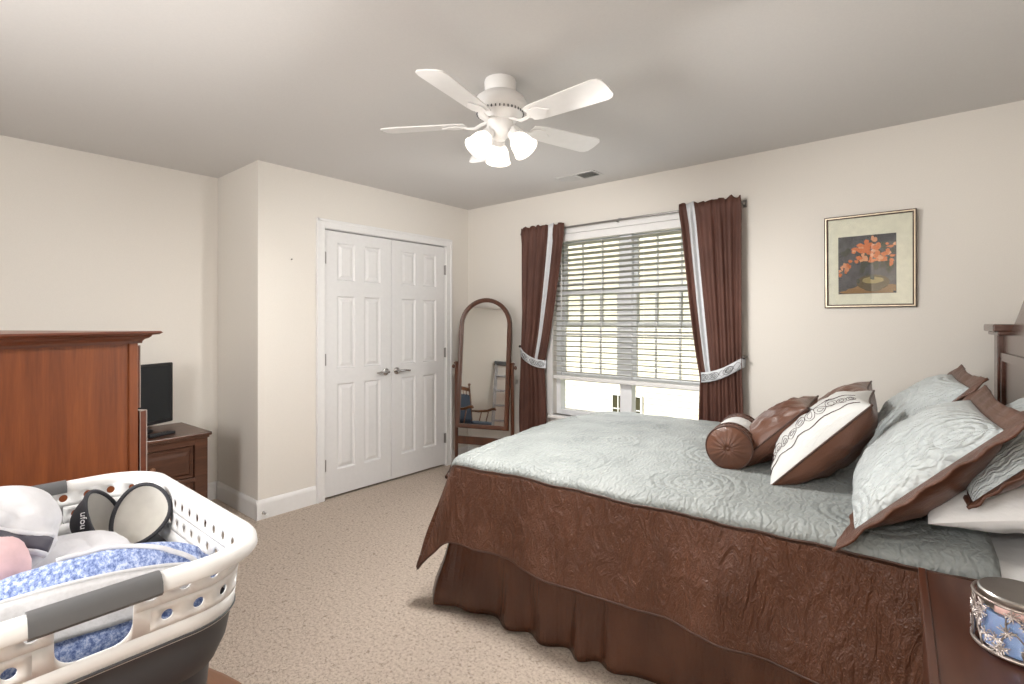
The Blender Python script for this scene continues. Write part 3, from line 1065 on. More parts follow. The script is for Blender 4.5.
sb = [LF + SEAM - x for x in (LF + SEAM, (LF + SEAM) * .66, (LF + SEAM) * .33, 0)] + [SL - (DROP - SEAM) * .5, SL]
sb = [0, (LF + SEAM) / 3, 2 * (LF + SEAM) / 3, LF + SEAM, LF + SEAM + (DROP - SEAM) / 2, SL]
vb_ = [-VL, -(SE + SEAM), 0, SE + SEAM, VL]
G = lambda a, b_: cov(lerp_breaks(a, sb), lerp_breaks(b_, vb_))
UVF = lambda a, b_: (lerp_breaks(a, sb), lerp_breaks(b_, vb_))
UVB = lambda a, b_: ((lerp_breaks(a, sb), lerp_breaks(b_, vb_)) if abs(lerp_breaks(b_, vb_)) > SE + SEAM else (lerp_breaks(b_, vb_), lerp_breaks(a, sb)))
intop = lambda a, b_: lerp_breaks(a, sb) < LF + SEAM and abs(lerp_breaks(b_, vb_)) < SE + SEAM
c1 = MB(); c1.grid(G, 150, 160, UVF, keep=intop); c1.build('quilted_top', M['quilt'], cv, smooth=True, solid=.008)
c2 = MB(); c2.grid(G, 150, 160, UVB, keep=lambda a, b_: not intop(a, b_)); c2.build('border', M['border'], cv, smooth=True, solid=.007)
pp = MB()
pts = [cov(s, -VL) for s in [SL * k / 90 for k in range(91)]] + [cov(SL, -VL + 2 * VL * k / 90) for k in range(1, 91)] + [cov(SL * (1 - k / 90), VL) for k in range(1, 91)]
pp.tube(pts, .0055, 8)
pp.build('hem_piping', M['piping'], cv, smooth=True)
pp = MB()
pts = [cov((LF + SEAM) * k / 80, -(SE + SEAM)) for k in range(81)] + [cov(LF + SEAM, -(SE + SEAM) + 2 * (SE + SEAM) * k / 80) for k in range(1, 81)] + [cov((LF + SEAM) * (1 - k / 80), SE + SEAM) for k in range(1, 81)]
pp.tube(pts, .0048, 8)
pp.build('seam_piping', M['piping'], cv, smooth=True)

# ------------------------------------------------------------------ pillows
def pillow_pts(w_, h_, t, pinch, seed, wr=.006, power=.5):
    def P(side):
        def fn(a, b_):
            u = a * 2 - 1; v_ = b_ * 2 - 1
            # cluster samples towards the edges
            u = math.sin(u * PI / 2) * .6 + u * .4; v_ = math.sin(v_ * PI / 2) * .6 + v_ * .4
            x = w_ / 2 * u * (1 - pinch * (1 - v_ * v_) * abs(u) ** 1.5)
            y = h_ / 2 * v_ * (1 - pinch * (1 - u * u) * abs(v_) ** 1.5)
            m_ = max(0, (1 - u * u)) * max(0, (1 - v_ * v_))
            z = t / 2 * m_ ** power
            z *= 1 + .10 * fbm((u * 1.6 + seed, v_ * 1.6, side), 1, 2)
            z += wr * fbm((u * 4 + seed, v_ * 4, side * 3), 1, 3) * min(1, m_ * 6)
            return Vector((x, y, side * max(z, 0)))
        return fn
    return P


def pose(bottom, wdir, lean, h_):
    """bottom: world point under the bottom edge centre; wdir: unit width direction; lean: up direction"""
    w_ = Vector(wdir).normalized(); u = Vector(lean).normalized(); u = (u - w_ * u.dot(w_)).normalized()
    n = w_.cross(u)
    m_ = Matrix((w_, u, n)).transposed().to_4x4()
    m_.translation = Vector(bottom) + u * h_ / 2
    return m_


def pillow(name, label, mtx, w_, h_, t, fm, bmat, seed, pinch=.06, flange=0, cat='pillow', group=None, wr=.006, n=36, flm=None, power=.5, pip=True, fw=.005):
    root = thing(name, label, cat, (0, 0, 0), 0, group)
    root.matrix_world = mtx
    P = pillow_pts(w_, h_, t, pinch, seed, wr, power)
    uvf = lambda a, b_: ((a - .5) * w_, (b_ - .5) * h_)
    MB().grid(P(1), n, n, uvf).build('front', fm, root, smooth=True)
    MB().grid(P(-1), n, n, uvf, flip=True).build('back', bmat, root, smooth=True)
    edge = []
    K = 30
    f0 = P(1)
    for k in range(K): edge.append(f0(k / K, 0))
    for k in range(K): edge.append(f0(1, k / K))
    for k in range(K): edge.append(f0(1 - k / K, 1))
    for k in range(K): edge.append(f0(0, 1 - k / K))
    if flange:
        fl = MB(); ne = len(edge)

        def F(a, b_):
            i = int(round(a * ne)) % ne
            p = edge[i]
            ux = max(-1, min(1, p.x / (w_ / 2))); uy = max(-1, min(1, p.y / (h_ / 2)))
            dx = math.copysign(abs(ux) ** 8, ux); dy = math.copysign(abs(uy) ** 8, uy)
            wob = fw * fbm((p.x * 9 + seed, p.y * 9, b_), 1, 2) * 2 * b_
            return (p.x + dx * flange * b_, p.y + dy * flange * b_, wob + .004 * math.sin(i * 1.3) * b_)
        fl.grid(F, ne, 5, lambda a, b_: (a * 2 * (w_ + h_), b_ * flange))
        fl.build('flange', flm, root, smooth=True, solid=.008, merge=.0004)
    if pip:
        MB().tube(edge, .004, 6, closed=True).build('piping', M['piping'], root, smooth=True)
    return root


bY = Vector((math.sin(BA) * -1, math.cos(BA), 0))
bX = Vector((math.cos(BA), math.sin(BA), 0))


def lean(deg, tw=0):
    return bX * math.cos(R(deg)) + Vector((0, 0, 1)) * math.sin(R(deg)) + bY * tw


def W3(x, y, z): return Vector((x, y, z))


# sleeping pillows under the shams
pillow('bed_pillow', 'white sleeping pillow lying under the nearer pair of shams', pose(W3(-.05, 2.16, .79), -bY, lean(14), .42), .70, .42, .17, M['white_sheet'], M['white_sheet'], 3, .05, pip=False)
pillow('bed_pillow', 'white sleeping pillow lying under the shams on the far side', pose(W3(-.10, 2.98, .79), -bY, lean(14), .42), .68, .42, .17, M['white_sheet'], M['white_sheet'], 9, .05, pip=False)
# shams
SW, SH_ = .63, .46
pillow('pillow_sham', 'pale aqua quilted sham with brown flange leaning in front, nearest nightstand', pose(W3(-.212, 2.09, .738), -bY, lean(46), SH_), SW, SH_, .22, M['sham_quilt'], M['satin'], 1.2, .03, .068, 'pillow sham', flm=M['flange'], n=44, fw=.0025)
pillow('pillow_sham', 'pale aqua quilted sham half hidden behind the nearest sham by headboard', pose(W3(.045, 2.13, .865), -bY, lean(46), .33), SW, .33, .13, M['sham_quilt_b'], M['satin'], 5.2, .03, .016, 'pillow sham', flm=M['flange'])
pillow('pillow_sham', 'pale aqua quilted sham leaning on the far side behind brown cushions', pose(W3(-.24, 2.86, .755), -bY, lean(48), SH_), SW, SH_, .21, M['sham_quilt_b'], M['satin'], 7.7, .03, .06, 'pillow sham', flm=M['flange'])
# accent cushions
ac = pillow('accent_cushion', 'white embroidered cushion with brown satin back leaning on nearest sham', pose(W3(-.505, 2.32, .726), -bY, lean(47), .46), .46, .46, .23, M['accent_white'], M['satin'], 2.4, .07, cat='cushion', wr=.009)
emb = MB()
P = pillow_pts(.46, .46, .23, .07, 2.4, .009)(1)
for s0 in (.60, .86):
    emb.tube([P(s0 + .008 * math.sin(k * .9), k / 40) + Vector((0, 0, .0015)) for k in range(3, 38)], .0015, 5)
for k in range(11):
    cy = .12 + .076 * k
    for rr in (.030, .016):
        emb.tube([P(.73 + rr * 1.9 * math.cos(q * PI / 6) + .02 * math.sin(k * 2.1), min(.97, max(.03, cy + rr * 1.3 * math.sin(q * PI / 6)))) + Vector((0, 0, .0012)) for q in range(12)], .0009, 4, closed=True)
emb.build('embroidery', M['embroidery'], ac)
pillow('satin_cushion', 'brown satin cushion mostly hidden behind the white embroidered cushion', pose(W3(-.53, 2.82, .735), -bY, lean(48), .43), .43, .43, .19, M['satin'], M['satin'], 6.1, .07, cat='cushion', wr=.006)
pillow('ruched_cushion', 'small ruched brown satin cushion between the bolster and white cushion', pose(W3(-.68, 2.42, .738), -bY, lean(45), .39), .39, .39, .17, M['satin'], M['ruched'], 8.3, .08, cat='cushion', wr=.010)

# bolster
bo = thing('bolster_pillow', 'round brown bolster with a white band lying at front of cushions', 'bolster', (-.668, 2.19, .826), 0)
bo.rotation_euler = (0, 0, R(8))
RB, LB = .087, .33
AX = Matrix.Rotation(R(-90), 4, 'X')


def cyl_band(y0, y1, r, name, mat, parent, pucker=0, nseg=64, ny=10):
    def fn(a, b_):
        th = 2 * PI * a
        y = y0 + (y1 - y0) * b_
        rr = r * (1 + .02 * math.sin(PI * b_)) + pucker * math.sin(th * 34)
        return (rr * math.cos(th), y, rr * math.sin(th))
    return MB().grid(fn, nseg * 2, ny, lambda a, b_: (a * 2, b_ * .1)).build(name, mat, parent, smooth=True, merge=.0002)


cyl_band(0, .075, RB, 'near_brown_band', M['ruched'], bo, .0012)
cyl_band(.075, .255, RB * 1.005, 'white_band', M['accent_white'], bo, 0)
cyl_band(.255, LB, RB, 'far_brown_band', M['ruched'], bo, .0012)
for y, sg in ((0, 1), (LB, -1)):
    def cap(a, b_):
        rr = RB * b_; th = 2 * PI * a
        bulge = .03 * (1 - b_ ** 2.5) - .012 * math.exp(-(b_ / .12) ** 2)
        return (rr * math.cos(th), y - sg * bulge + .0015 * math.sin(th * 17) * (1 - b_) * b_ * 4, rr * math.sin(th))
    co = MB().grid(cap, 72, 14, lambda a, b_: (a, b_ * .1)).build('end_cap', M['satin'], bo, smooth=True, merge=.0002)
    bt = MB(); bt.lathe([(0, 0), (.009, .001), (.011, .005), (.006, .009), (0, .01)], 16, Matrix.Translation((0, y - sg * .017, 0)) @ Matrix.Rotation(R(90 * sg), 4, 'X'))
    bt.build('button', M['satin'], co, smooth=True)
for y in (.002, .075, .255, LB - .002):
    pb = MB(); pb.tube([((RB + .002) * math.cos(2 * PI * k / 48), y, (RB + .002) * math.sin(2 * PI * k / 48)) for k in range(48)], .0042, 6, closed=True)
    pb.build('piping', M['piping'], bo, smooth=True)

# ------------------------------------------------------------------ nightstand and candle
ns = thing('nightstand', 'dark reddish wood nightstand beside the bed in bottom right corner', 'nightstand', (.188, 1.412, 0), R(3.2))
nw, nd, nz = .205, .25, .722       # half depth (X), half width (Y), height
tp = MB(); tp.box((-nw - .012, -nd - .012, nz - .022), (nw, nd + .012, nz - .004)); tp.box((-nw, -nd, nz - .036), (nw, nd, nz - .022))
tp.build('top', M['wood_night'], ns, bevel=.005)
lip = MB()
for (a, b_) in (((-nw - .012, -nd - .012, nz - .006), (-nw + .004, nd + .012, nz)),):
    lip.box(a, b_)
lip.build('edge_moulding', M['wood_night'], ns, bevel=.0025)
bd = boxes(((-nw + .012, -nd + .012, .1), (nw, -nd + .035, nz - .036)), ((-nw + .012, nd - .035, .1), (nw, nd - .012, nz - .036)), ((nw - .015, -nd + .03, .1), (nw, nd - .03, nz - .036)),
           ((-nw + .012, -nd + .03, .1), (nw, nd - .03, .13)), ((-nw + .012, -nd + .03, .40), (nw - .01, nd - .03, .42)))
bd.build('body', M['wood_night'], ns, bevel=.003)
for z0, z1 in ((.135, .395), (.425, .68)):
    d_ = boxes(((-nw - .004, -nd + .038, z0), (-nw + .014, nd - .038, z1)), ((-nw + .014, -nd + .05, z0 + .01), (nw - .03, nd - .05, z1 - .05))).build('drawer', M['wood_night'], ns, bevel=.004)
    for yy in (0,):
        MB().lathe([(0, 0), (.008, 0), (.008, .012), (.016, .02), (.014, .028), (0, .03)], 18, Matrix.Translation((-nw - .004, yy, (z0 + z1) / 2 - .06)) @ Matrix.Rotation(R(-90), 4, 'Y')).build('knob', M['dark_metal'], d_, smooth=40)
for sx in (-nw + .03, nw - .03):
    for sy in (-nd + .03, nd - .03):
        MB().lathe([(0, 0), (.016, 0), (.022, .05), (.026, .1), (0, .1)], 16, Matrix.Translation((sx, sy, 0))).build('leg', M['wood_night'], ns, smooth=40)

cd = thing('candle_jar', 'jar candle with blue wax, silver lid and frosted branch holder on nightstand', 'candle', (.118, 1.368, .7225), R(20))
CR = .062; CH = .092
m, nt, b = mat_base('blue wax', .45, (.30, .42, .72)); b.inputs['Subsurface Weight'].default_value = .2; M['wax'] = m
MB().lathe([(0, .004), (CR - .006, .004), (CR - .006, .07), (0, .07)], 40).build('wax', M['wax'], cd, smooth=40)
MB().lathe([(0, .001), (CR - .002, .001), (CR - .002, CH), (CR - .0045, CH), (CR - .0045, .003), (0, .003)], 48, cap=False).build('glass_jar', M['glass'], cd, smooth=40)
lab = MB()
lab.grid(lambda a, b_: ((CR + .0) * math.cos(R(-150 + 60 * a)), (CR + .0) * math.sin(R(-150 + 60 * a)), .078 + .018 * b_), 16, 2)
lab.build('paper_band', simple('pale pink paper band', (.75, .5, .46), .6), cd, smooth=True, solid=.0006)
M['frost'] = simple('frosted pewter glitter', (.62, .55, .52), .35, .7, 300, .8, .002, .3)
hd = MB(); HR = CR + .0065
hd.tube([(HR * math.cos(2 * PI * k / 56), HR * math.sin(2 * PI * k / 56), .004) for k in range(56)], .004, 8, closed=True)
hd.tube([(HR * math.cos(2 * PI * k / 56), HR * math.sin(2 * PI * k / 56), CH + .004) for k in range(56)], .0028, 8, closed=True)
rg = random.Random(11)


def cp_(th, z, r=HR): return Vector((r * math.cos(th), r * math.sin(th), z))


for k in range(13):      # bare twigs
    th = 2 * PI * k / 13; l = rg.uniform(-.35, .35)
    pts = [cp_(th + l * q / 6 + .05 * math.sin(q * 2 + k), .006 + (CH - .004) * q / 6) for q in range(7)]
    hd.tube(pts, [.0024 - .0002 * q for q in range(7)], 6)
    for q in (2, 4):
        e = rg.choice((-1, 1))
        hd.tube([pts[q], cp_(th + l * q / 6 + e * .16, .006 + (CH - .004) * q / 6 + .016), cp_(th + l * q / 6 + e * .28, .006 + (CH - .004) * q / 6 + .02)], [.0016, .0013, .001], 5)
hdo = hd.build('branch_holder', simple('dark pewter', (.36, .31, .28), .35, .8), cd, smooth=True)
fl = MB()
for k in range(46):      # frosted needle tufts
    th = rg.uniform(0, 2 * PI); z = rg.uniform(.012, .084)
    for q in range(11):
        a = 2 * PI * q / 11 + rg.uniform(-.2, .2); ln = rg.uniform(.008, .015)
        p1 = cp_(th + ln * math.cos(a) / HR, max(.004, z + ln * math.sin(a)), HR + .003)
        fl.tube([cp_(th, z, HR + .001), p1], [.0009, .0012], 4)
fl.build('frosted_needles', M['frost'], hdo)
MB().lathe([(0, .078), (CR - .004, .078), (CR - .0035, CH), (CR - .001, CH + .001), (CR, CH + .003), (CR, CH + .013), (CR - .003, CH + .016), (0, CH + .0165)], 56).build('lid', simple('brushed silver lid', (.5, .48, .46), .3, 1.0), cd, smooth=35)

# ------------------------------------------------------------------ cheval mirror
MY = R(39.95 - 18)           # yaw: facing back into the room
cm = thing('cheval_mirror', 'arched cheval mirror in brown wood stand standing in corner by curtain', 'mirror', (-3.06, 3.27, 0), MY - R(0))
# local: x right, y away from the viewer
PH = .98
for sx in (-1, 1):
    ps = MB(); ps.tube([(sx * .262, 0, .04), (sx * .262, 0, .30), (sx * .262, 0, .98)], .016, 12)
    ps.lathe([(0, 0), (.02, 0), (.022, .012), (.012, .02), (0, .022)], 16, Matrix.Translation((sx * .262, 0, .975)))
    ps.build('post', M['wood_mirror'], cm, smooth=40)
    ft = MB(); ft.tube([(sx * .262, -.20, .018), (sx * .262, -.13, .05), (sx * .262, -.05, .11), (sx * .262, 0, .13), (sx * .262, .05, .11), (sx * .262, .13, .05), (sx * .262, .20, .018)],
                       [.018, .017, .02, .024, .02, .017, .018], 12)
    ft.build('foot', M['wood_mirror'], cm, smooth=True)
    kb = MB(); kb.lathe([(0, 0), (.007, 0), (.007, .016), (.016, .022), (.018, .03), (.012, .038), (0, .04)], 16, Matrix.Translation((sx * .262, 0, PH - .03)) @ Matrix.Rotation(R(90 * sx), 4, 'Y'))
    kb.build('pivot_knob', M['wood_mirror'], cm, smooth=True)
cr = MB(); cr.box((-.25, -.012, .265), (.25, .012, .335)); cr.build('crossbar', M['wood_mirror'], cm, bevel=.006)
HWm = .225
z_b, z_s = -.515, .365        # relative to the pivot; arch springs at z_s


def arch(hw_, zb_, zs_, n=28):
    pts = [(-hw_, zb_)] + [(-hw_, zb_ + (zs_ - zb_) * k / 6) for k in range(1, 6)]
    pts += [(-hw_ * math.cos(PI * k / n), zs_ + hw_ * math.sin(PI * k / n)) for k in range(n + 1)]
    pts += [(hw_, zb_ + (zs_ - zb_) * (6 - k) / 6) for k in range(1, 6)] + [(hw_, zb_)]
    return pts


TILT = R(-6)
tm = Matrix.Translation((0, 0, PH - .03)) @ Matrix.Rotation(TILT, 4, 'X')
fr = MB()
ou, inn = arch(HWm + .018, z_b - .018, z_s), arch(HWm - .018, z_b + .018, z_s)
prof3 = [(-.016, 1.0), (-.022, .8), (-.022, .45), (-.012, .0), (.014, .0), (.014, 1.0)]
vs = []; K = len(prof3); n_ = len(ou)
for a, b_ in zip(ou, inn):
    for y, t in prof3:
        vs.append(tm @ Vector((b_[0] + (a[0] - b_[0]) * t, y, b_[1] + (a[1] - b_[1]) * t)))
fs = []
for i in range(n_):
    j = (i + 1) % n_
    for k in range(K):
        k2 = (k + 1) % K
        fs.append((i * K + k, j * K + k, j * K + k2, i * K + k2))
fr.add(vs, fs)
fr.build('mirror_frame', M['wood_mirror'], cm, smooth=35)
gm = MB(); gm.prism([(x, z) for x, z in arch(HWm - .012, z_b + .012, z_s)], -.002, .002, tm @ Matrix.Rotation(R(90), 4, 'X'))
gm.build('mirror_glass', M['mirror'], cm)
bk = MB(); bk.prism([(x, z) for x, z in arch(HWm - .008, z_b + .008, z_s)], -.010, -.003, tm @ Matrix.Rotation(R(90), 4, 'X'))
bk.build('backing', M['wood_dark'], cm)

# ------------------------------------------------------------------ tall chest of drawers (side towards the camera)
CHA = R(30)
chf = Vector((-1.957, .482, 0))                 # front corner of the visible side
ch = thing('chest_of_drawers', 'tall cherry wood chest of drawers seen from its side', 'chest of drawers', chf, CHA)
# local: -x runs along the front away from us, -y towards the back; visible side is the plane x=0
CW_, CD, CHh = .64, .46, 1.285
body = boxes(((-.022, -CD, .06), (0, -.004, CHh)), ((-CW_, -CD, .06), (-CW_ + .022, -.004, CHh)), ((-CW_ + .02, -CD, .06), (-.02, -CD + .012, CHh)),
             ((-CW_ + .02, -CD + .01, CHh - .02), (-.02, -.006, CHh)), ((-CW_ + .02, -CD + .01, .06), (-.02, -.006, .12)))
body.build('body', M['wood_cherry'], ch, bevel=.002)
for bx_ in (((-.03, -.034, .06), (.004, -.002, CHh)), ((-CW_ - .004, -.034, .06), (-CW_ + .03, -.002, CHh)), ((-.03, -CD, .06), (.004, -CD + .04, CHh))):
    boxes(bx_).build('stile', M['wood_cherry'], ch, bevel=.003)
# crown moulding swept round the top
crn = MB()
pf = [(0, -.012), (.008, -.012), (.009, .0), (.013, .008), (.020, .014), (.025, .022), (.027, .030), (.040, .033), (.047, .042), (.043, .05), (0, .05)]
ring = []
for o_, z in pf:
    ring.append([(-CW_ - o_, -CD), (-CW_ - o_, o_), (o_, o_), (o_, -CD)])
vs = [(x, y, CHh + z * .62) for (o_, z), rr in zip(pf, ring) for x, y in rr]
fs = []
for i in range(len(pf) - 1):
    for k in range(3):
        fs.append((i * 4 + k, i * 4 + k + 1, i * 4 + 4 + k + 1, i * 4 + 4 + k))
L_ = (len(pf) - 1) * 4
fs.append((L_, L_ + 1, L_ + 2, L_ + 3)); fs.append((0, 3, 2, 1)); fs.append([i * 4 for i in range(len(pf))]); fs.append([i * 4 + 3 for i in range(len(pf))])
crn.add(vs, fs)
crn.build('crown_moulding', M['wood_cherry_h'], ch, merge=.0001, smooth=25)
boxes(((-CW_ - .012, -CD, 0), (.012, .012, .09))).build('plinth', M['wood_cherry'], ch, bevel=.006)
M['drawer_edge'] = simple('worn pale drawer edge', (.42, .36, .33), .5)
zrow = [(.13, .385, .012), (.395, .665, .012), (.675, 1.06, .026), (1.07, 1.27, .010)]
for z0, z1, pull in zrow:
    xe = .0 if pull > .02 else -.008
    mbd = MB(); mbd.box((-CW_ + .012, pull - .018, z0), (xe, pull + .004, z1)); mbd.box((-CW_ + .04, -.35, z0 + .01), (-.04, pull - .018, z1 - .04))
    mbd.cur = 1; mbd.box((xe - .0015, pull + .0035, z0), (xe + .0015, pull + .0065, z1))
    mbd.box((xe - .001, pull - .0195, z0), (xe + .0015, pull - .0175, z1)); mbd.box((-CW_ + .012, pull - .017, z1 - .001), (xe + .001, pull + .005, z1 + .0015))
    d_ = mbd.build('drawer', [M['wood_cherry_h'], M['drawer_edge']], ch)
    for xx in ((-.05 if pull > .02 else -.13), -CW_ + .13):
        MB().lathe([(0, 0), (.009, 0), (.009, .014), (.018, .022), (.019, .032), (.013, .04), (0, .042)], 20, Matrix.Translation((xx, pull + .006, (z0 + z1) / 2 + (.045 if pull > .02 else 0))) @ Matrix.Rotation(R(-90), 4, 'X')).build('knob', M['wood_oak'], d_, smooth=True)

# ------------------------------------------------------------------ low dresser with TV
dr = thing('low_dresser', 'low dark walnut dresser by the left wall under the television', 'dresser', (-3.615, 1.265, 0), R(2))
# local: front at x=0, -x to wall, -y away from the corner
DL, DDp, DH = 1.15, .47, .64
tp = MB(); tp.box((-DDp - .01, -DL - .015, DH - .02), (.02, .02, DH)); tp.box((-DDp, -DL, DH - .035), (.010, .008, DH - .02)); tp.build('top', M['wood_dark'], dr, bevel=.005)
boxes(((-DDp, -.025, .05), (-.004, -.002, DH - .035)), ((-DDp, -DL, .05), (-.004, -DL + .02, DH - .035)), ((-DDp, -DL, .05), (-DDp + .012, 0, DH - .035)),
      ((-.03, -DL, .05), (-.004, 0, .09)), ((-.03, -DL, .335), (-.002, 0, .36)), ((-.03, -DL, DH - .075), (-.002, 0, DH - .035)), ((-.03, -.075, .05), (0, 0, DH - .035)), ((-.03, -DL, .05), (0, -DL + .06, DH - .035)),
      ((-.03, -DL / 2 - .03, .05), (-.002, -DL / 2 + .03, DH - .035))).build('body', M['wood_dark'], dr, bevel=.003)
for z0, z1 in ((.095, .33), (.365, DH - .08)):
    for y0, y1 in ((-DL / 2 + .034, -.079), (-DL + .064, -DL / 2 - .034)):
        mb = MB(); ring_ = [(0, -.012), (.018, -.012), (.03, .0), (.05, .004)]
        vs = []
        for ins, x in ring_:
            vs += [(x - .004, y0 + ins, z0 + ins), (x - .004, y1 - ins, z0 + ins), (x - .004, y1 - ins, z1 - ins), (x - .004, y0 + ins, z1 - ins)]
        fs = [(q * 4 + e, q * 4 + (e + 1) % 4, q * 4 + 4 + (e + 1) % 4, q * 4 + 4 + e) for q in range(3) for e in range(4)] + [(12, 13, 14, 15)]
        mb.add(vs, fs); mb.box((-.35, y0 + .01, z0 + .01), (-.017, y1 - .01, z1 - .02))
        d_ = mb.build('drawer', M['wood_dark'], dr)
        MB().lathe([(0, 0), (.008, 0), (.008, .012), (.016, .02), (.014, .028), (0, .03)], 18, Matrix.Translation((0, (y0 + y1) / 2, (z0 + z1) / 2)) @ Matrix.Rotation(R(90), 4, 'Y')).build('knob', M['wood_oak'], d_, smooth=True)
for sx in (-DDp + .03, -.035):
    for sy in (-DL + .03, -.04):
        MB().lathe([(0, 0), (.018, 0), (.026, .03), (.02, .05), (0, .05)], 16, Matrix.Translation((sx, sy, 0))).build('leg', M['wood_dark'], dr, smooth=40)

tv = thing('television', 'small black flat television standing on the low walnut dresser', 'television', (-3.88, .895, DH + .0005), R(27))
# local: screen faces +x, y along the width
TW, THh = .325, .40
tb = MB(); tb.box((-.02, -TW, .03), (.012, TW, .03 + THh)); tb.box((-.05, -TW * .6, .10), (-.02, TW * .6, .03 + THh * .85)); tb.build('housing', M['black_plastic'], tv, bevel=.006)
m, nt, b = mat_base('dark screen', .12, (.012, .015, .018)); M['screen'] = m
MB().box((.0115, -TW + .018, .055), (.0135, TW - .018, .03 + THh - .018)).build('screen', M['screen'], tv)
MB().lathe([(0, 0), (.115, 0), (.115, .008), (.10, .014), (.03, .02), (0, .02)], 40, Matrix.Scale(1.35, 4, (0, 1, 0))).build('stand', M['black_plastic'], tv, smooth=40)
MB().box((-.03, -.03, .012), (-.005, .03, .12)).build('neck', M['black_plastic'], tv)
rc = thing('remote_control', 'black remote control lying on the dresser in front of television', 'remote control', (-3.70, 1.03, DH + .0005), R(20))
MB().box((-.022, -.08, 0), (.022, .08, .018)).build('body', M['black_plastic'], rc, bevel=.005)
q = MB()
for i in range(3):
    for j in range(7): q.box((-.014 + i * .011, -.065 + j * .018, .0175), (-.008 + i * .011, -.056 + j * .018, .020))
q.build('buttons', M['rubber_grey'], rc)

# ------------------------------------------------------------------ round table with laundry basket
tbx, tby, tbz = -1.02, -.14, .605
rt = thing('round_table', 'round brown wooden table under the laundry basket', 'table', (tbx, tby, 0))
MB().lathe([(0, tbz - .03), (.57, tbz - .03), (.59, tbz - .022), (.60, tbz - .012), (.595, tbz - .004), (.585, tbz), (0, tbz)], 80).build('tabletop', M['wood_oak'], rt, smooth=30)
MB().lathe([(0, .12), (.06, .12), (.075, .18), (.045, .24), (.04, .4), (.06, .5), (.09, tbz - .035), (0, tbz - .03)], 32).build('pedestal', M['wood_oak'], rt, smooth=40)
for k in range(3):
    a = 2 * PI * k / 3 + .4
    MB().tube([(math.cos(a) * r, math.sin(a) * r, z) for r, z in ((.03, .2), (.14, .19), (.27, .09), (.36, .03))], [.035, .03, .026, .026], 12).build('leg', M['wood_oak'], rt, smooth=True)

LBx, LBy, RIM = -1.288, .182, .948
lb = thing('laundry_basket', 'white and grey laundry basket full of clothes at bottom left', 'laundry basket', (LBx, LBy, tbz + .001))
Hb = RIM - tbz
A0, B0, RC = .345, .235, .10          # half length (x), half width (y) at the wall top, corner radius


def per(s, ins, rc=None):
    """point on the rounded rectangle at perimeter fraction s (starts mid +x side, ccw), and outward normal"""
    a, b_ = A0 - ins, B0 - ins; rc = max(.03, (rc or RC) - ins * .5)
    segs = [('l', (a, 0), (a, b_ - rc)), ('c', (a - rc, b_ - rc), 0), ('l', (a - rc, b_), (-a + rc, b_)), ('c', (-a + rc, b_ - rc), 90),
            ('l', (-a, b_ - rc), (-a, -b_ + rc)), ('c', (-a + rc, -b_ + rc), 180), ('l', (-a + rc, -b_), (a - rc, -b_)), ('c', (a - rc, -b_ + rc), 270), ('l', (a, -b_ + rc), (a, 0))]
    # use fixed (un-inset) lengths so that s maps to the same place at every height
    ar, br, rr = A0, B0, RC
    ln = [br - rr, rr * PI / 2, 2 * (ar - rr), rr * PI / 2, 2 * (br - rr), rr * PI / 2, 2 * (ar - rr), rr * PI / 2, br - rr]
    L = (s % 1.0) * sum(ln)
    for sg, l in zip(segs, ln):
        if L <= l + 1e-9:
            t = L / l
            if sg[0] == 'l':
                p = Vector(sg[1]).lerp(Vector(sg[2]), t); d = (Vector(sg[2]) - Vector(sg[1])).normalized(); return p, Vector((d.y, -d.x))
            an = R(sg[2] + 90 * t); n = Vector((math.cos(an), math.sin(an))); return Vector(sg[1]) + n * rc, n
        L -= l
    return Vector((a, 0)), Vector((1, 0))


PERIM = 4 * (A0 - RC) + 4 * (B0 - RC) + 2 * PI * RC
HB2 = .125           # white band height


def wallp(s, z):
    """z measured down from the rim"""
    p, n = per(s, .10 * z)
    return Vector((p.x, p.y, Hb - z))


wb = MB()
zt0, zt1 = .012, HB2
ncell = 46
hs = .060 / PERIM     # half length of hand opening (fraction)
SEGN = 16


def in_handle(sf):
    for c0 in (0.0, .5):
        d = abs(((sf - c0 + .5) % 1.0) - .5)
        if d < hs: return True
    return False


rowz = [(zt0, .052), (.052, .092)]
for r_i, (za, zb2) in enumerate(rowz):
    for k in range(ncell):
        s0 = (k + (.5 if r_i else 0)) / ncell; s1 = s0 + 1 / ncell; sc = (s0 + s1) / 2; zc = (za + zb2) / 2
        if r_i == 0 and in_handle(sc): continue
        if r_i == 1:
            m0 = in_handle((round(s0 * ncell - .5) + .5) / ncell); m1 = in_handle((round(s1 * ncell - .5) + .5) / ncell)
            if m0 and m1: continue
            if m0 or m1:
                q0, q1 = (sc, s1) if m0 else (s0, sc)
                wb.add([wallp(q0, za), wallp(q1, za), wallp(q1, zb2), wallp(q0, zb2)], [(0, 1, 2, 3)])
                continue
        rx, rz = .0085 / PERIM, .0085
        inn_, out_ = [], []
        for q in range(SEGN):
            th = 2 * PI * (q + .5) / SEGN
            cx, cz = math.cos(th), math.sin(th)
            inn_.append(wallp(sc + rx * cx, zc + rz * cz))
            m_ = max(abs(cx), abs(cz))
            out_.append(wallp(sc + (s1 - s0) / 2 * cx / m_, zc + (zb2 - za) / 2 * cz / m_))
        # exact corners for a closed tiling
        wb.add(inn_ + out_, [(q, SEGN + q, SEGN + (q + 1) % SEGN, (q + 1) % SEGN) for q in range(SEGN)])
        cs = [wallp(s0, za), wallp(s1, za), wallp(s1, zb2), wallp(s0, zb2)]
        # corner triangles between octagon-ish outline and the square
        for cpt in cs:
            two = sorted(out_, key=lambda p: (p - cpt).length)[:2]
            wb.add([cpt, two[0], two[1]], [(0, 1, 2)])
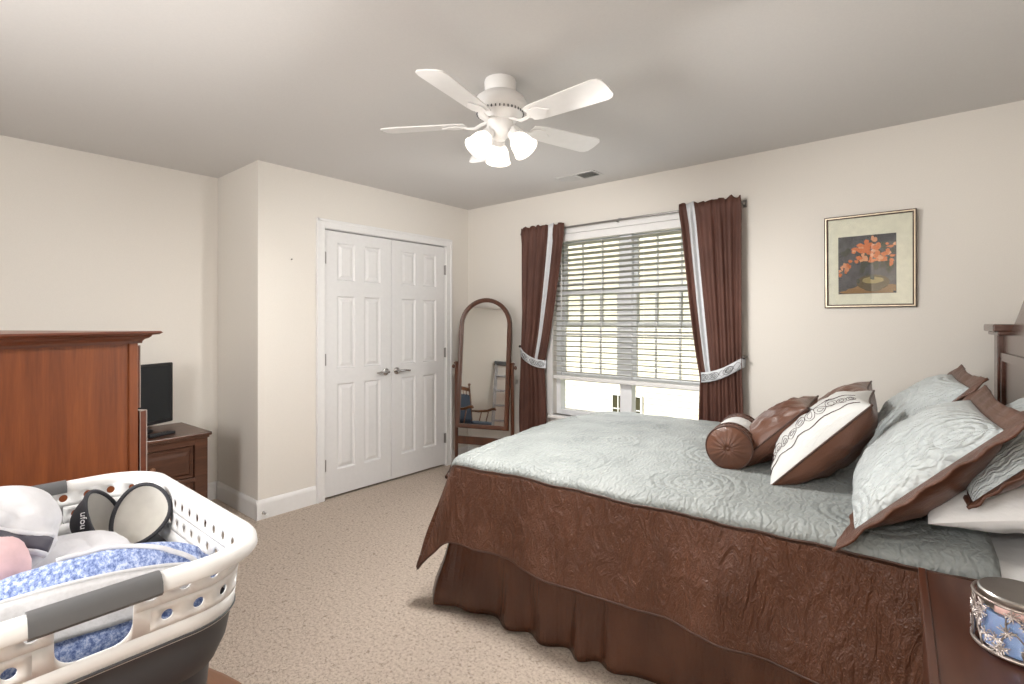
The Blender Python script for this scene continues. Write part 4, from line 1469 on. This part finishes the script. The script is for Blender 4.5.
hk_ = [k for k in range(-ncell // 2, ncell // 2) if in_handle((k + .5) / ncell) and abs((k + .5) / ncell) < .25]
for c0 in (0, .5):
    for e, sg in ((hk_[0] / ncell, 1), ((hk_[-1] + 1) / ncell, -1)):
        fr_ = .026
        arc_ = [wallp(c0 + e + sg * fr_ * (1 - math.cos(PI / 2 * q / 8)) / PERIM, .092 - fr_ * (1 - math.sin(PI / 2 * q / 8))) for q in range(9)]
        vs_ = [wallp(c0 + e, .092)] + arc_
        wb.add(vs_, [(0, q, q + 1) for q in range(1, 9)])
wb.grid(lambda a, b_: wallp(a, .092 + (HB2 - .092) * b_), 160, 2)
band = wb.build('perforated_band', M['plastic_white'], lb, merge=.0003, solid=.003, smooth=40)
# hand openings: fill beside/under the opening is the band itself; rounded white rim
rim = MB()


def rimp(s, q):
    p, n = per(s, 0)
    prof_ = [(-.004, -.016), (-.004, -.004), (.001, .003), (.010, .006), (.019, .003), (.025, -.005), (.027, -.018), (.024, -.022), (.021, -.014), (.018, -.005), (.008, -.003), (.002, -.016)]
    o_, z = prof_[q % len(prof_)]
    return Vector((p.x + n.x * o_, p.y + n.y * o_, Hb + z))


K = 12; NS = 200
vs = [rimp(i / NS, q) for i in range(NS) for q in range(K)]
rim.add(vs, [(i * K + q, i * K + (q + 1) % K, ((i + 1) % NS) * K + (q + 1) % K, ((i + 1) % NS) * K + q) for i in range(NS) for q in range(K)])
rim.build('rim', M['plastic_white'], lb, smooth=60)
for c0 in (0, .5):
    gp = MB()
    gh = .076 / PERIM
    prof_ = [(-.007, -.018), (-.007, -.003), (.0, .006), (.010, .009), (.021, .006), (.028, -.004), (.030, -.019), (.024, -.025), (.008, -.025)]
    K = len(prof_); NS2 = 30; vs = []
    for i in range(NS2 + 1):
        p, n = per(c0 - gh + 2 * gh * i / NS2 + 1.0, 0)
        for o_, z in prof_: vs.append((p.x + n.x * o_, p.y + n.y * o_, Hb + z))
    gp.add(vs, [(i * K + q, i * K + (q + 1) % K, (i + 1) * K + (q + 1) % K, (i + 1) * K + q) for i in range(NS2) for q in range(K)] + [list(range(K)), [NS2 * K + q for q in range(K)][::-1]])
    gp.build('grip', M['grip_grey'], lb, smooth=50)
lo = MB()
steps = [(HB2 - .006, .0095), (HB2 + .004, .016), (HB2 + .05, .024), (HB2 + .085, .038), (HB2 + .09, .046), (HB2 + .14, .05), (Hb - .03, .068), (Hb - .006, .08)]


def lower(a, b_):
    n = len(steps) - 1; k = min(int(b_ * n), n - 1); t = b_ * n - k
    z = steps[k][0] + (steps[k + 1][0] - steps[k][0]) * t; i_ = steps[k][1] + (steps[k + 1][1] - steps[k][1]) * t
    p, n2 = per(a, i_)
    return (p.x, p.y, Hb - z)


lo.grid(lower, 160, 14)
lo.add([(*per(k / 80, .08)[0], .006) for k in range(80)], [list(range(80))])
lo.build('collapsible_body', M['rubber_grey'], lb, smooth=50, solid=.003, merge=.0003)
sm = MB(); sm.tube([(per(k / 120, .0435)[0].x, per(k / 120, .0435)[0].y, Hb - HB2 - .087) for k in range(120)], .0022, 6, closed=True)
sm.build('fold_seam', M['grip_grey'], lb, smooth=True)
bs_ = MB(); bs_.tube([(per(k / 120, .082)[0].x, per(k / 120, .082)[0].y, .010) for k in range(120)], .009, 8, closed=True)
bs_.build('base_ring', M['plastic_white'], lb, smooth=True)


# clothes
def lump(fn_r, name, mat, parent=None, sub=5, seed=0, amp=.02, freq=5, mtx=None):
    """soft crumpled bundle: sphere reshaped by fn_r(dir)->point, then wrinkled"""
    bm = bmesh.new(); bmesh.ops.create_icosphere(bm, subdivisions=sub, radius=1)
    for v_ in bm.verts:
        d = v_.co.normalized(); p = Vector(fn_r(d))
        ridg = abs(fbm((p.x * freq + seed, p.y * freq, p.z * freq), 1, 3))
        nn = fbm((p.x * freq * .5 + seed, p.y * freq * .5, p.z * freq * .5 + 4), 1, 2)
        v_.co = p + d * (amp * nn - amp * .9 * (1 - min(1, ridg * 4)) * .6)
    me = bpy.data.meshes.new(name); bm.to_mesh(me); bm.free()
    me.materials.append(mat)
    for p in me.polygons: p.use_smooth = True
    o = bpy.data.objects.new(name, me); COL.objects.link(o)
    if parent: o.parent = parent
    if mtx: o.matrix_world = mtx
    return o


def ell(rx, ry, rz, e=.75):
    sp = lambda t: math.copysign(abs(t) ** e, t)
    return lambda d: (rx * sp(d.x), ry * sp(d.y), rz * sp(d.z))


# white towel-like cloth filling the basket bottom
o = lump(ell(.20, .145, .10), 'folded_cloth', M['white_sheet'], seed=2, amp=.02, freq=8)
o.location = (-1.33, .20, .775); tag(o, 'crumpled white cloth lying in the middle of the laundry basket', 'laundry')
# blue heather garment folded over along the near end
o = thing('heather_garment', 'blue heather garment with grey lining folded along basket front', 'clothing', (-1.128, .185, .838), R(-8))
GB = lump(lambda d: tuple(c_ * (1 - .28 * max(0, -d.y)) if i_ == 2 else c_ for i_, c_ in enumerate(ell(.085, .215, .098)(d))), 'garment_body', M['blue_heather'], o, 5, 5, .012, 6)
from mathutils.bvhtree import BVHTree


def surf_of(ob):
    return BVHTree.FromPolygons([v_.co.copy() for v_ in ob.data.vertices], [list(p.vertices) for p in ob.data.polygons])


gb = surf_of(GB)


def ong(y, ang, lift):
    d = Vector((math.cos(R(ang)), 0, math.sin(R(ang))))
    h = gb.ray_cast(Vector((0, y, 0)) + d * .4, -d)
    return (h[0] if h[0] else Vector((0, y, 0)) + d * .03) + d * lift


ln = MB()
ln.grid(lambda a, b_: ong(-.19 + .37 * a, 62 - 14 * a - (56 - 16 * a) * b_, .004), 40, 8)
ln.build('lining', M['grey_knit'], o, smooth=True, solid=.006)
hp = MB(); hp.tube([ong(-.19 + .37 * k / 40, 63 - 14 * k / 40, .004) for k in range(41)], .0045, 8); hp.build('hem', M['grey_knit'], o, smooth=True)
hp = MB(); hp.tube([ong(-.02 + .215 * k / 30, 105 - 60 * (k / 30) ** 2, .003) for k in range(31)], .0045, 8); hp.build('hem', M['grey_knit'], o, smooth=True)
# white jacket with a dark zip, pink inside
o = thing('zip_jacket', 'white jacket with dark zip and pink panel heaped at basket left', 'clothing', (-1.42, .085, .885), R(0))
JF = ell(.14, .125, .115, .9)
JB = lump(JF, 'jacket_body', M['white_fleece'], o, 5, 11, .030, 8)
sl_ = lump(ell(.085, .13, .055, .9), 'sleeve', M['white_fleece'], o, 4, 31, .022, 9); sl_.location = (.04, .115, -.035)
jm = JB.data
bvh = BVHTree.FromPolygons([v_.co.copy() for v_ in jm.vertices], [list(p.vertices) for p in jm.polygons])


def onj(d, lift=.003):
    d = Vector(d).normalized()
    h = bvh.ray_cast(d * .5, -d)
    return (h[0] if h[0] else d * .13) + d * lift


keys = [Vector(k).normalized() for k in ((-.15, -.02, 1), (.2, -.14, .95), (.52, -.18, .78), (.72, -.08, .62), (.8, .12, .5), (.78, .36, .36), (.7, .58, .2))]
zd = []
for k in range(len(keys) - 1):
    for q in range(8): zd.append(keys[k].lerp(keys[k + 1], q / 8).normalized())
zd.append(keys[-1])
nzd = len(zd)
for _ in range(6): zd = [zd[0]] + [((zd[k - 1] + zd[k] * 2 + zd[k + 1]) / 4).normalized() for k in range(1, nzd - 1)] + [zd[-1]]


def zside(k):
    t = zd[min(k + 1, nzd - 1)] - zd[max(k - 1, 0)]
    return t.normalized().cross(zd[k]).normalized()


z_ = MB()
z_.grid(lambda a, b_: onj(zd[int(round(a * (nzd - 1)))] + zside(int(round(a * (nzd - 1)))) * (b_ - .5) * .17, .009), nzd - 1, 4)
z_.build('zip', M['zip'], o, smooth=True, solid=.004)
for sg in (-1, 1):
    z_ = MB()
    z_.tube([onj(zd[k] + zside(k) * sg * .11, .007) for k in range(nzd)], .006, 8)
    z_.build('zip_piping', M['white_fleece'], o, smooth=True)
p_ = lump(ell(.09, .085, .085, .8), 'pink_panel', M['pink_cloth'], o, 4, 21, .010, 8); p_.location = (.105, -.015, -.005)
# padded bra: two cups, cream inside, charcoal outside
o = thing('padded_bra', 'charcoal bra with cream padded cups propped in the far basket corner', 'clothing', (-1.405, .325, .835), R(10))


def cup_m(base, sx, sy, dp):

    def fn(k):
        def g(a, b_):
            th = 2 * PI * a; r = b_
            x = sx * r * math.cos(th); y = sy * r * math.sin(th) * (1 - .18 * math.cos(th))
            return base @ Vector((x, y, -(dp + k) * (1 - r ** 2.2) - k * .2))
        return g
    MB().grid(fn(0), 40, 12, flip=True).build('cup_lining', M['cream_pad'], o, smooth=True, merge=.0002)
    ex = MB().grid(fn(.012), 40, 12).build('cup_shell', M['charcoal'], o, smooth=True, merge=.0002)
    rm = MB(); rm.tube([fn(.002)(k / 48, 1) for k in range(48)], .0045, 6, closed=True); rm.build('cup_edge', M['charcoal'], o, smooth=True)
    return base


BLOC = Vector((-1.405, .325, .835)); o.rotation_euler = (0, 0, 0)


def cup2(c, nrm, sx, sy, dp):
    m_ = rot_to(nrm); m_.translation = Vector(c) - BLOC
    return cup_m(m_, sx, sy, dp)


lm = cup2((-1.455, .297, .900), (.60, .68, .36), .050, .066, .055)
cup2((-1.425, .358, .898), (.62, -.55, .50), .060, .068, .045)
tc_ = bpy.data.curves.new('lettering', 'FONT'); tc_.body = 'ufou'; tc_.size = .020; tc_.extrude = .0006; tc_.align_x = 'CENTER'; tc_.align_y = 'CENTER'
to_ = bpy.data.objects.new('lettering', tc_); COL.objects.link(to_)
dg = bpy.context.evaluated_depsgraph_get(); me = bpy.data.meshes.new_from_object(to_.evaluated_get(dg)); me.name = 'lettering'
bpy.data.objects.remove(to_, do_unlink=True)
me.materials.clear(); me.materials.append(M['plastic_white'])
lo_ = bpy.data.objects.new('lettering', me); COL.objects.link(lo_); lo_.parent = o
nz_ = Vector((.55, -.75, .25)).normalized(); xx_ = Vector((.25, .05, -1)); xx_ = (xx_ - nz_ * xx_.dot(nz_)).normalized(); yy_ = nz_.cross(xx_)
lmx = Matrix((xx_, yy_, nz_)).transposed().to_4x4(); lmx.translation = Vector((-1.455, .297, .900)) - BLOC + nz_ * .058
lo_.matrix_local = lmx
# ------------------------------------------------------------------ things the mirror shows
rk = thing('rocking_chair', 'wooden spindle rocking chair with navy cushion reflected in the mirror', 'rocking chair', (-3.14, -.42, 0), R(40))
# local: faces +x
w_ = .26
for sy in (-1, 1):
    MB().tube([(-.42 + .88 * k / 16, sy * w_, .02 + .12 * ((k / 16 - .5) * 2) ** 2) for k in range(17)], .016, 10).build('rocker', M['wood_oak'], rk, smooth=True)
    MB().tube([(-.20, sy * w_, .05), (-.17, sy * w_, .42)], .017, 10).build('leg', M['wood_oak'], rk, smooth=True)
    MB().tube([(.20, sy * w_, .05), (.18, sy * w_, .42)], .017, 10).build('leg', M['wood_oak'], rk, smooth=True)
    bp = MB(); bp.tube([(-.20, sy * w_, .42), (-.27, sy * w_, .8), (-.33, sy * w_, 1.07)], .014, 10)
    bp.lathe([(0, 0), (.016, .004), (.024, .02), (.018, .036), (0, .042)], 16, Matrix.Translation((-.33, sy * w_, 1.065))); bp.build('back_post', M['wood_oak'], rk, smooth=True)
    MB().tube([(-.245, sy * w_, .66), (-.1, sy * (w_ + .01), .655), (.08, sy * (w_ + .02), .67), (.18, sy * (w_ + .02), .70), (.23, sy * (w_ + .02), .705), (.245, sy * (w_ + .02), .685)], [.014, .018, .02, .022, .022, .016], 12).build('arm', M['wood_oak'], rk, smooth=True)
    for xx in (-.05, .09):
        MB().tube([(xx - .02, sy * w_, .43), (xx + .02, sy * (w_ + .01), .66)], .009, 8).build('arm_spindle', M['wood_oak'], rk, smooth=True)
MB().box((-.25, -.28, .41), (.25, .28, .44)).build('seat', M['wood_oak'], rk, bevel=.012)
MB().tube([(-.335, -.26, 1.0), (-.35, 0, 1.02), (-.335, .26, 1.0)], .03, 10, squash=(1, .5)).build('top_rail', M['wood_oak'], rk, smooth=True)
for k in range(6):
    y = -.2 + .08 * k
    MB().tube([(-.22, y, .44), (-.335, y, 1.0)], .007, 8).build('back_spindle', M['wood_oak'], rk, smooth=True)
MB().box((-.22, -.24, .44), (.23, .24, .50)).build('seat_cushion', M['navy'], rk, bevel=.025)
MB().box((-.02, -.22, 0), (.035, .22, .42), Matrix.Translation((-.2, 0, .5)) @ Matrix.Rotation(R(-13), 4, 'Y')).build('back_cushion', M['navy'], rk, bevel=.02)

ld = thing('step_ladder', 'grey folded step ladder leaning on the near wall, reflected in mirror', 'step ladder', (-2.58, -.80, 0), 0)
lt = Matrix.Rotation(R(7), 4, 'X')
for sx in (-1, 1):
    MB().box((sx * .22 - .012 + 0, -.03, .01), (sx * .22 + .012, .03, 1.50), lt @ Matrix.Shear('XZ', 4, (0, 0)) ).build('front_rail', M['aluminium'], ld, bevel=.003)
    MB().box((sx * .19 - .01, -.075, .03), (sx * .19 + .01, -.04, 1.46), lt).build('rear_rail', M['aluminium'], ld, bevel=.003)
for k in range(5):
    MB().box((-.21, -.035, .27 + .25 * k), (.21, .04, .295 + .25 * k), lt).build('step', M['aluminium'], ld, bevel=.003)
MB().box((-.25, -.09, 1.48), (.25, .055, 1.53), lt).build('top_cap', M['rubber_grey'], ld, bevel=.008)

# ------------------------------------------------------------------ outside
GZ = -3.0
struct(boxes(((-30, YW + .3, GZ - .1), (25, 40, GZ))).build('ground', M['lawn']))
nh = thing('neighbouring_house', 'beige lap sided house seen through the bedroom window', 'house', (-5.15, 10, GZ))
sd = MB(); nrow = 62
for k in range(nrow):
    z = k * .12
    sd.add([(-9, -.012, z), (9, -.012, z), (9, -.002, z + .12), (-9, -.002, z + .12)], [(0, 1, 2, 3)])
    sd.add([(-9, -.012, z), (-9, -.002, z), (9, -.002, z), (9, -.012, z)], [(0, 1, 2, 3)])
sd.box((-9, 0, 0), (9, 5, nrow * .12))
sd.build('siding', M['siding'], nh)
rf = MB(); rf.prism([(-.35, nrow * .12), (5.35, nrow * .12), (2.5, nrow * .12 + 2.2)], -9.3, 9.3, Matrix(((0, 0, 1, 0), (1, 0, 0, 0), (0, 1, 0, 0), (0, 0, 0, 1))))
rf.build('roof', M['roof'], nh)
wf = MB(); wx, wz0, wz1 = .37, 1.45, 2.80
for (a, b_) in (((-wx, -.05, wz0), (-wx + .045, 0, wz1)), ((wx - .045, -.05, wz0), (wx, 0, wz1)), ((-wx + .045, -.05, wz0), (wx - .045, 0, wz0 + .045)), ((-wx + .045, -.05, wz1 - .045), (wx - .045, 0, wz1)),
                ((-wx + .045, -.042, 2.11), (wx - .045, 0, 2.15)), ((-.21, -.040, wz0 + .045), (-.19, -.02, wz1 - .045)), ((.19, -.040, wz0 + .045), (.21, -.02, wz1 - .045)),
                ((-wx + .045, -.036, 1.79), (wx - .045, -.02, 1.81)), ((-wx + .045, -.036, 2.46), (wx - .045, -.02, 2.48))):
    wf.box(a, b_)
hwf = wf.build('house_window', M['white'], nh)
MB().box((-wx + .04, -.03, wz0 + .04), (wx - .04, -.024, wz1 - .04)).build('pane', M['dark_glass'], hwf)

# groups for the repeated kinds
for ob in bpy.data.objects:
    if ob.parent is None and 'category' in ob:
        g_ = {'curtain': 'curtains at the bedroom window', 'pillow sham': 'quilted shams at the head of the bed',
              'pillow': 'white sleeping pillows under the shams', 'cushion': 'small cushions on the bed'}.get(ob['category'])
        if g_ and ob.name != 'bolster_pillow': ob['group'] = g_
